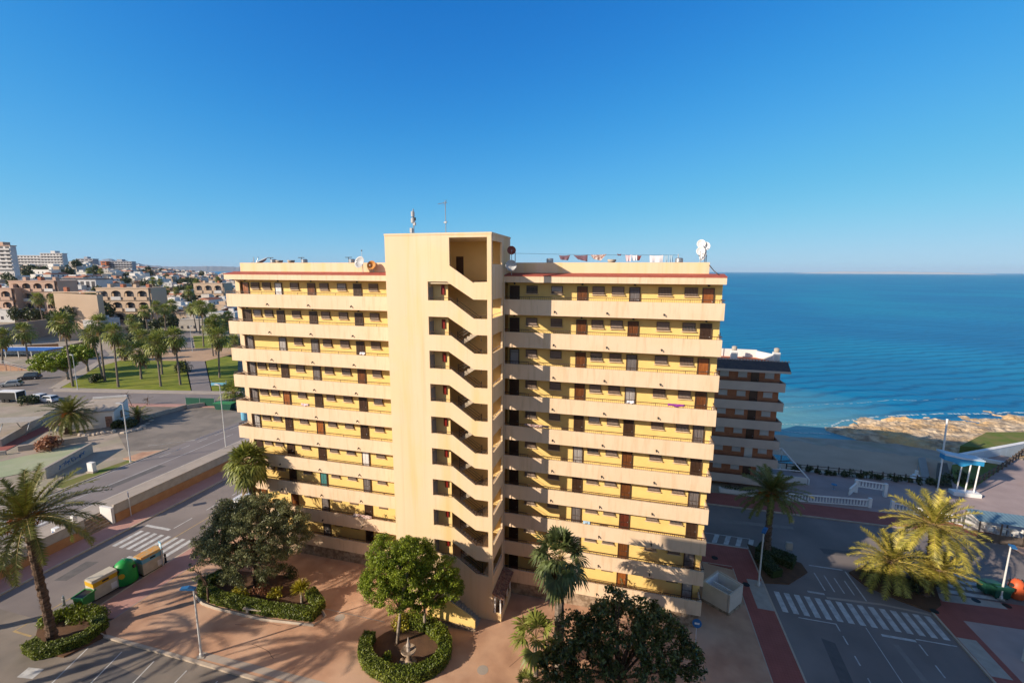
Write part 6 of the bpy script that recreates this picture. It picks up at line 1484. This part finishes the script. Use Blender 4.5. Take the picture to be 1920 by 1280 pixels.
MB().box(X0,X1+.62,Y0-.65,Y0-.6,16.7,17.0).build('fascia', m_bband, t)
mb = MB()
for i in range(60): x = X0+.4+i*.38; mb.box(x,x+.2,Y0+.85,Y0+1.05,17.95,18.12)
mb.build('ridge_tile', m_bband, t)
MB().box(X0,X1-.2,Y0+.95,Y0+4.8,17.0,17.75).build('roof_terrace', m_terra, t)
zz = GY(1400,655,Y0+4.8).z; mb = MB(); mb.box(X0,X1-2.2,Y0+4.7,Y0+4.95,17.3,zz); mb.prism([(X1-2.2,Y0+4.7),(X1-.4,Y0+1.8),(X1-.1,Y0+1.8),(X1-2.0,Y0+4.95)], 2, 17.3, zz-.15); mb.build('roof_parapet', m_whitew, t)
for x, y, lb in ((14.6,Y0+2.6,0),(X1-.4,Y0+2.4,1)):
    c_ = MB().box(x-.4,x+.4,y-.35,y+.35,17.3,19.0).build('chimney', m_white, t); MB().lathe((x,y,19.0), [(.25,0),(.34,.1),(.34,.5),(.15,.6)], 10).build('cowl', m_cement, c_)
MB().tube([(12.9,Y0+4,17.6),(12.9,Y0+4,21.2)], .05, 6).build('mast', m_black, t)
# glazed terrace right of brick block
p = G(1500,905,0); t = thing('terrace_shelter', 'white framed glazed terrace with a triangular side right of the brick block', 'shelter', (22.5,32,0))
mb = MB(); mb.tube([(21,36,3.4),(23.5,36,3.4),(25.8,31.5,.9),(25.8,31.5,0)], .1, 5); mb.tube([(21,36,3.4),(21,31.5,3.2)], .1, 5); mb.tube([(23.5,36,3.4),(23.5,36,0)], .08, 5); mb.tube([(21,31.5,2.0),(24.6,31.5,2.0)], .07, 5); mb.build('frame', m_white, t)
MB().box(21,24.2,33,36,2.3,2.4).build('roof', m_glass, t); MB().box(20.9,25.6,31.5,31.6,0,1.1).build('low_panel', m_whitew, t)
t = thing('flower_box', 'long low planter with dark plants in front of the brick block', 'planter', (15.5,26.3,.12)); MB().box(13.2,17.8,25.9,26.6,.1,.65).build('box', m_whitew, t)
mb = MB(); leafball(mb, (15.5,26.25,.8), (2.2,.3,.35), 400, .12); mb.build('foliage', m_dkleaf, t)
# balustrade
t = thing('balustrade', 'long white balustrade along the promenade steps beyond the road', 'balustrade', (26,27,0))
def bal(x0,y0,x1,y1,z):
    d = Vector((x1-x0,y1-y0,0)); L = d.length; n = int(L/.35); mb = MB(); mb.tube([(x0,y0,z+.1),(x1,y1,z+.1)], .1, 4); mb.tube([(x0,y0,z+.95),(x1,y1,z+.95)], .11, 4); mb.build('rail', m_white, t); mb = MB()
    for i in range(n+1): mb.lathe((x0+d.x*i/n,y0+d.y*i/n,z+.1), [(.06,0),(.11,.25),(.05,.6),(.09,.85)], 6)
    o = mb.build('balusters', m_white, t)
bal(21.0,25.8,31.0,26.7,.12); bal(29.5,28.6,31.2,30.8,.5); bal(31.2,30.8,34.4,30.4,.9); bal(33.4,26.6,38.5,25.2,.12); bal(38.5,25.2,45.5,21.8,.12)
for x, y in ((21,25.8),(31,26.7),(31.2,30.8),(34.4,30.4),(33.4,26.6),(45.5,21.8)): MB().box(x-.18,x+.18,y-.18,y+.18,.1,1.35 if y < 28 else 1.95).build('pier', m_white, t)
# wooden fence and bushes along the beach
t = thing('wooden_fence', 'dark wooden post and rail fence between the promenade and the beach', 'fence', (34,36.4,0))
mb = MB()
for z in (.55,.95): mb.tube([(24.5,36.6,z),(42.6,36.4,z)], .05, 5)
mb.build('rail', m_wood, t)
for i in range(14): x = 24.5+i*1.39; MB().box(x-.07,x+.07,36.45,36.6,0,1.15).build('post', m_wood, t)
for i in range(17):
    x = 25.2+i*1.05+rnd(-.3,.3); s_ = rnd(.4,1.15); bush('shrub', 'dark low shrub along the beach fence, %s from the left' % ordn[i], 'shrub', (x,35.9+rnd(-.2,.2),.05), (.75*s_+.2,.5*s_+.2,s_+.25), m_dkleaf, 200, .13, 'shrubs along the beach fence')
# boardwalks
def gp(px,py,z): p = G(px,py,z); return (p.x,p.y)
flat('boardwalk', [gp(1722,858,-.6),gp(1735,857,-.6),gp(1751,912,.1),gp(1733,908,.1)], -.55, m_board, -1.2)
flat('boardwalk', [gp(1758,868,.1),gp(1776,868,.1),gp(1786,915,.1),gp(1754,915,.1)], .16, m_wood, -1.2)
flat('grass_bank', [gp(1785,872,.1),gp(1838,866,.1),gp(1885,873,.1),gp(1830,912,.1),gp(1815,918,.1),gp(1788,905,.1)], .2, m_grassd, -1.2)
flat('grass_bank', [gp(1800,838,0),gp(1850,812,0),gp(1990,812,0),gp(1990,832,0),gp(1880,845,0)], .25, m_grassd, -1.2)
# entrance structure: blue curved roof on three posts
m_sky = mat('sky_blue_paint', (0.03,0.27,0.52), 0.5)
m_pal = mat('pale_blue_paint', (0.5,0.6,0.68), 0.6)
fa = G(1808,928,.1); t = thing('beach_gate', 'pale blue and white beach entrance canopy standing on three tall slim white posts', 'beach gate', (fa.x,fa.y,.1))
Hc = zat(fa.x,fa.y,868)
for dx in (-.95,.0,.95): MB().tube([(fa.x+dx,fa.y,.3),(fa.x+dx+.15,fa.y,Hc)], .08, 8).build('post', m_white, t)
MB().box(fa.x-1.5,fa.x+1.6,fa.y-.5,fa.y+.6,.1,.62).build('plinth', m_white, t)
mb = MB()
L1, L2, L3, L4 = (onplane(fa,1760,852), onplane(fa,1800,858), onplane(fa,1830,858), onplane(fa,1825,868))
mb.prism([(fa.x+dx_, z_) for dx_, z_ in ((-2.9,Hc+.85),(-.9,Hc+.5),(1.5,Hc+.4),(1.5,Hc-.25),(.2,Hc-.15),(-.9,Hc-.6),(-1.6,Hc-.1),(-2.9,Hc+.2))], 1, fa.y-.1, fa.y+.9); mb.build('canopy', m_sky, t)
mb = MB(); mb.prism([(fa.x-2.95,Hc+.86),(fa.x-.9,Hc+.51),(fa.x+1.55,Hc+.41),(fa.x+1.55,Hc+.55),(fa.x-.9,Hc+.72),(fa.x-2.95,Hc+1.1)], 1, fa.y-.2, fa.y+1.6); mb.build('canopy_edge', m_pal, t)
MB().tube([(fa.x-2.8,fa.y+.4,-.5),(fa.x-2.8,fa.y+.4,Hc+.4)], .09, 6).build('post', m_white, t)
p = G(1765,872,-.5); t = thing('flag_mast', 'tall leaning white mast rising in front of the rocks beside the beach gate', 'mast', tuple(p)); q = onplane(p,1776,787); MB().tube([(0,0,0),tuple(q-p)], .13, 8).build('pole', m_white, t, world=False); MB().lathe((0,0,0), [(.3,0),(.3,.3),(.15,.35)], 10).build('foot', m_concrete, t, world=False); MB().lathe(tuple(q-p), [(.14,0),(.18,.05),(.1,.15)], 8).build('cap', m_white, t, world=False)
# long white wall and rails behind
for (a0,b0,a1,b1,h_,m_,lb) in ((1790,868,1925,842,1.3,m_pal,'long pale blue-white wall leading from the beach gate along the grass'),(1828,862,1886,873,.5,m_white,'low white wall joining the dark fence right of the beach gate')):
    A = G(a0,b0,.1); B_ = G(a1,b1,.1); t = thing('garden_wall', lb, 'wall', tuple((A+B_)/2)); d = (B_-A).normalized(); s_ = Vector((-d.y,d.x,0))*.25; MB().prism([(v.x,v.y) for v in (A-s_,B_-s_,B_+s_,A+s_)], 2, -.6, .1+h_).build('wall_face', m_, t); MB().prism([(v.x,v.y) for v in (A-s_*1.2,B_-s_*1.2,B_+s_*1.2,A+s_*1.2)], 2, .101+h_, .18+h_).build('coping', m_white, t)
t = thing('wooden_fence', 'dark wooden fence beside the diagonal promenade right of the beach gate', 'fence', tuple(G(1850,895,.1)))
A = G(1826,912,.1); B_ = G(1886,875,.1); C_ = G(1925,846,.1)
for P0, P1 in ((A,B_),(B_,C_)):
    mb = MB()
    for z in (.5,1.0): mb.tube([P0+Vector((0,0,z)),P1+Vector((0,0,z))], .07, 5)
    mb.build('rail', m_wood, t); n = 7
    for i in range(n): q = P0.lerp(P1,i/n); MB().box(q.x-.09,q.x+.09,q.y-.09,q.y+.09,0,1.25).build('post', m_wood, t)
for i, (px, py) in enumerate(((1795,905),(1812,910),(1800,893),(1775,900),(1768,908),(1745,908))):
    p = G(px,py,.1); bush('shrub', ['dark shrub right behind the posts of the beach gate','shrub at the right foot of the beach gate','shrub on the bank behind the beach gate','spiky dark shrub on the boardwalk side of the gate','dark shrub left of the beach gate by the boardwalk','small dark shrub at the end of the beach fence'][i], 'shrub', (p.x,p.y,.1), (.9,.8,1.0), m_dkleaf, 260, .14, 'shrubs round the beach gate')
p = G(1717,896,-.5); t = thing('foot_shower', 'small white stepped beach shower beside the boardwalk', 'shower', (p.x,p.y,-.6)); MB().lathe((0,0,0), [(.7,0),(.7,.25),(.45,.3),(.45,.6),(.2,.65),(.2,1.3),(.05,1.35)], 10).build('base', m_white, t, world=False); MB().tube([(0,0,1.3),(0,0,2.1),(.3,0,2.1)], .04, 6).build('pipe', m_metal, t, world=False)
p = G(1563,917,.1); t = thing('outdoor_table', 'small blue round object standing alone on the promenade', 'table', (p.x,p.y,.1)); MB().lathe((0,0,0), [(.2,0),(.2,.05),(.05,.1),(.05,.7)], 10).build('leg', m_metal, t, world=False); MB().lathe((0,0,.7), [(.35,0),(.35,.05)], 14).build('top', m_blue, t, world=False)
# promenade kiosk and right edge
p = G(1840,1010,.1); t = thing('kiosk', 'low kiosk with a blue-grey corrugated roof on the red pavement at the right edge', 'kiosk', (p.x+2.3,p.y+.6,.1), R(-3))
m_kr = mat('corrugated_roof', (0.17,0.27,0.32), 0.5); stripes(m_kr, 0, 2.5, (0.09,0.15,0.19), .7, .4)
MB().prism([(-1.2,2.3),(1.2,2.5),(1.2,2.58),(-1.2,2.38)], 0, -3.0, 3.1).build('roof', m_kr, t, world=False)
for x in (-2.9,-1.0,1.0,3.0):
    for y in (-1.2,1.2): MB().box(x-.05,x+.05,y-.05,y+.05,0,2.35).build('post', m_wood, t, world=False)
MB().box(-2.9,3.0,-1.25,-1.15,.0,1.0).build('counter', m_wood, t, world=False); MB().box(-2.9,-.5,1.1,1.2,.0,2.2).build('back_panel', m_whitew, t, world=False)
for i in range(4): MB().box(-1.6+i*1.1,-1.1+i*1.1,-.3,.3,.9,1.3).build('crate', m_whitew, t, world=False)
p = G(1918,905,.1); t = thing('rough_wall', 'piece of pale rubble wall with a white lattice at the right edge of the promenade', 'wall', (p.x+1.2,p.y,.1)); MB().box(-.8,1.6,-.3,.3,0,1.5).build('wall_face', m_stone, t, world=False); MB().box(-.8,1.4,-.2,.2,1.5,2.6).build('lattice', m_white, t, world=False)
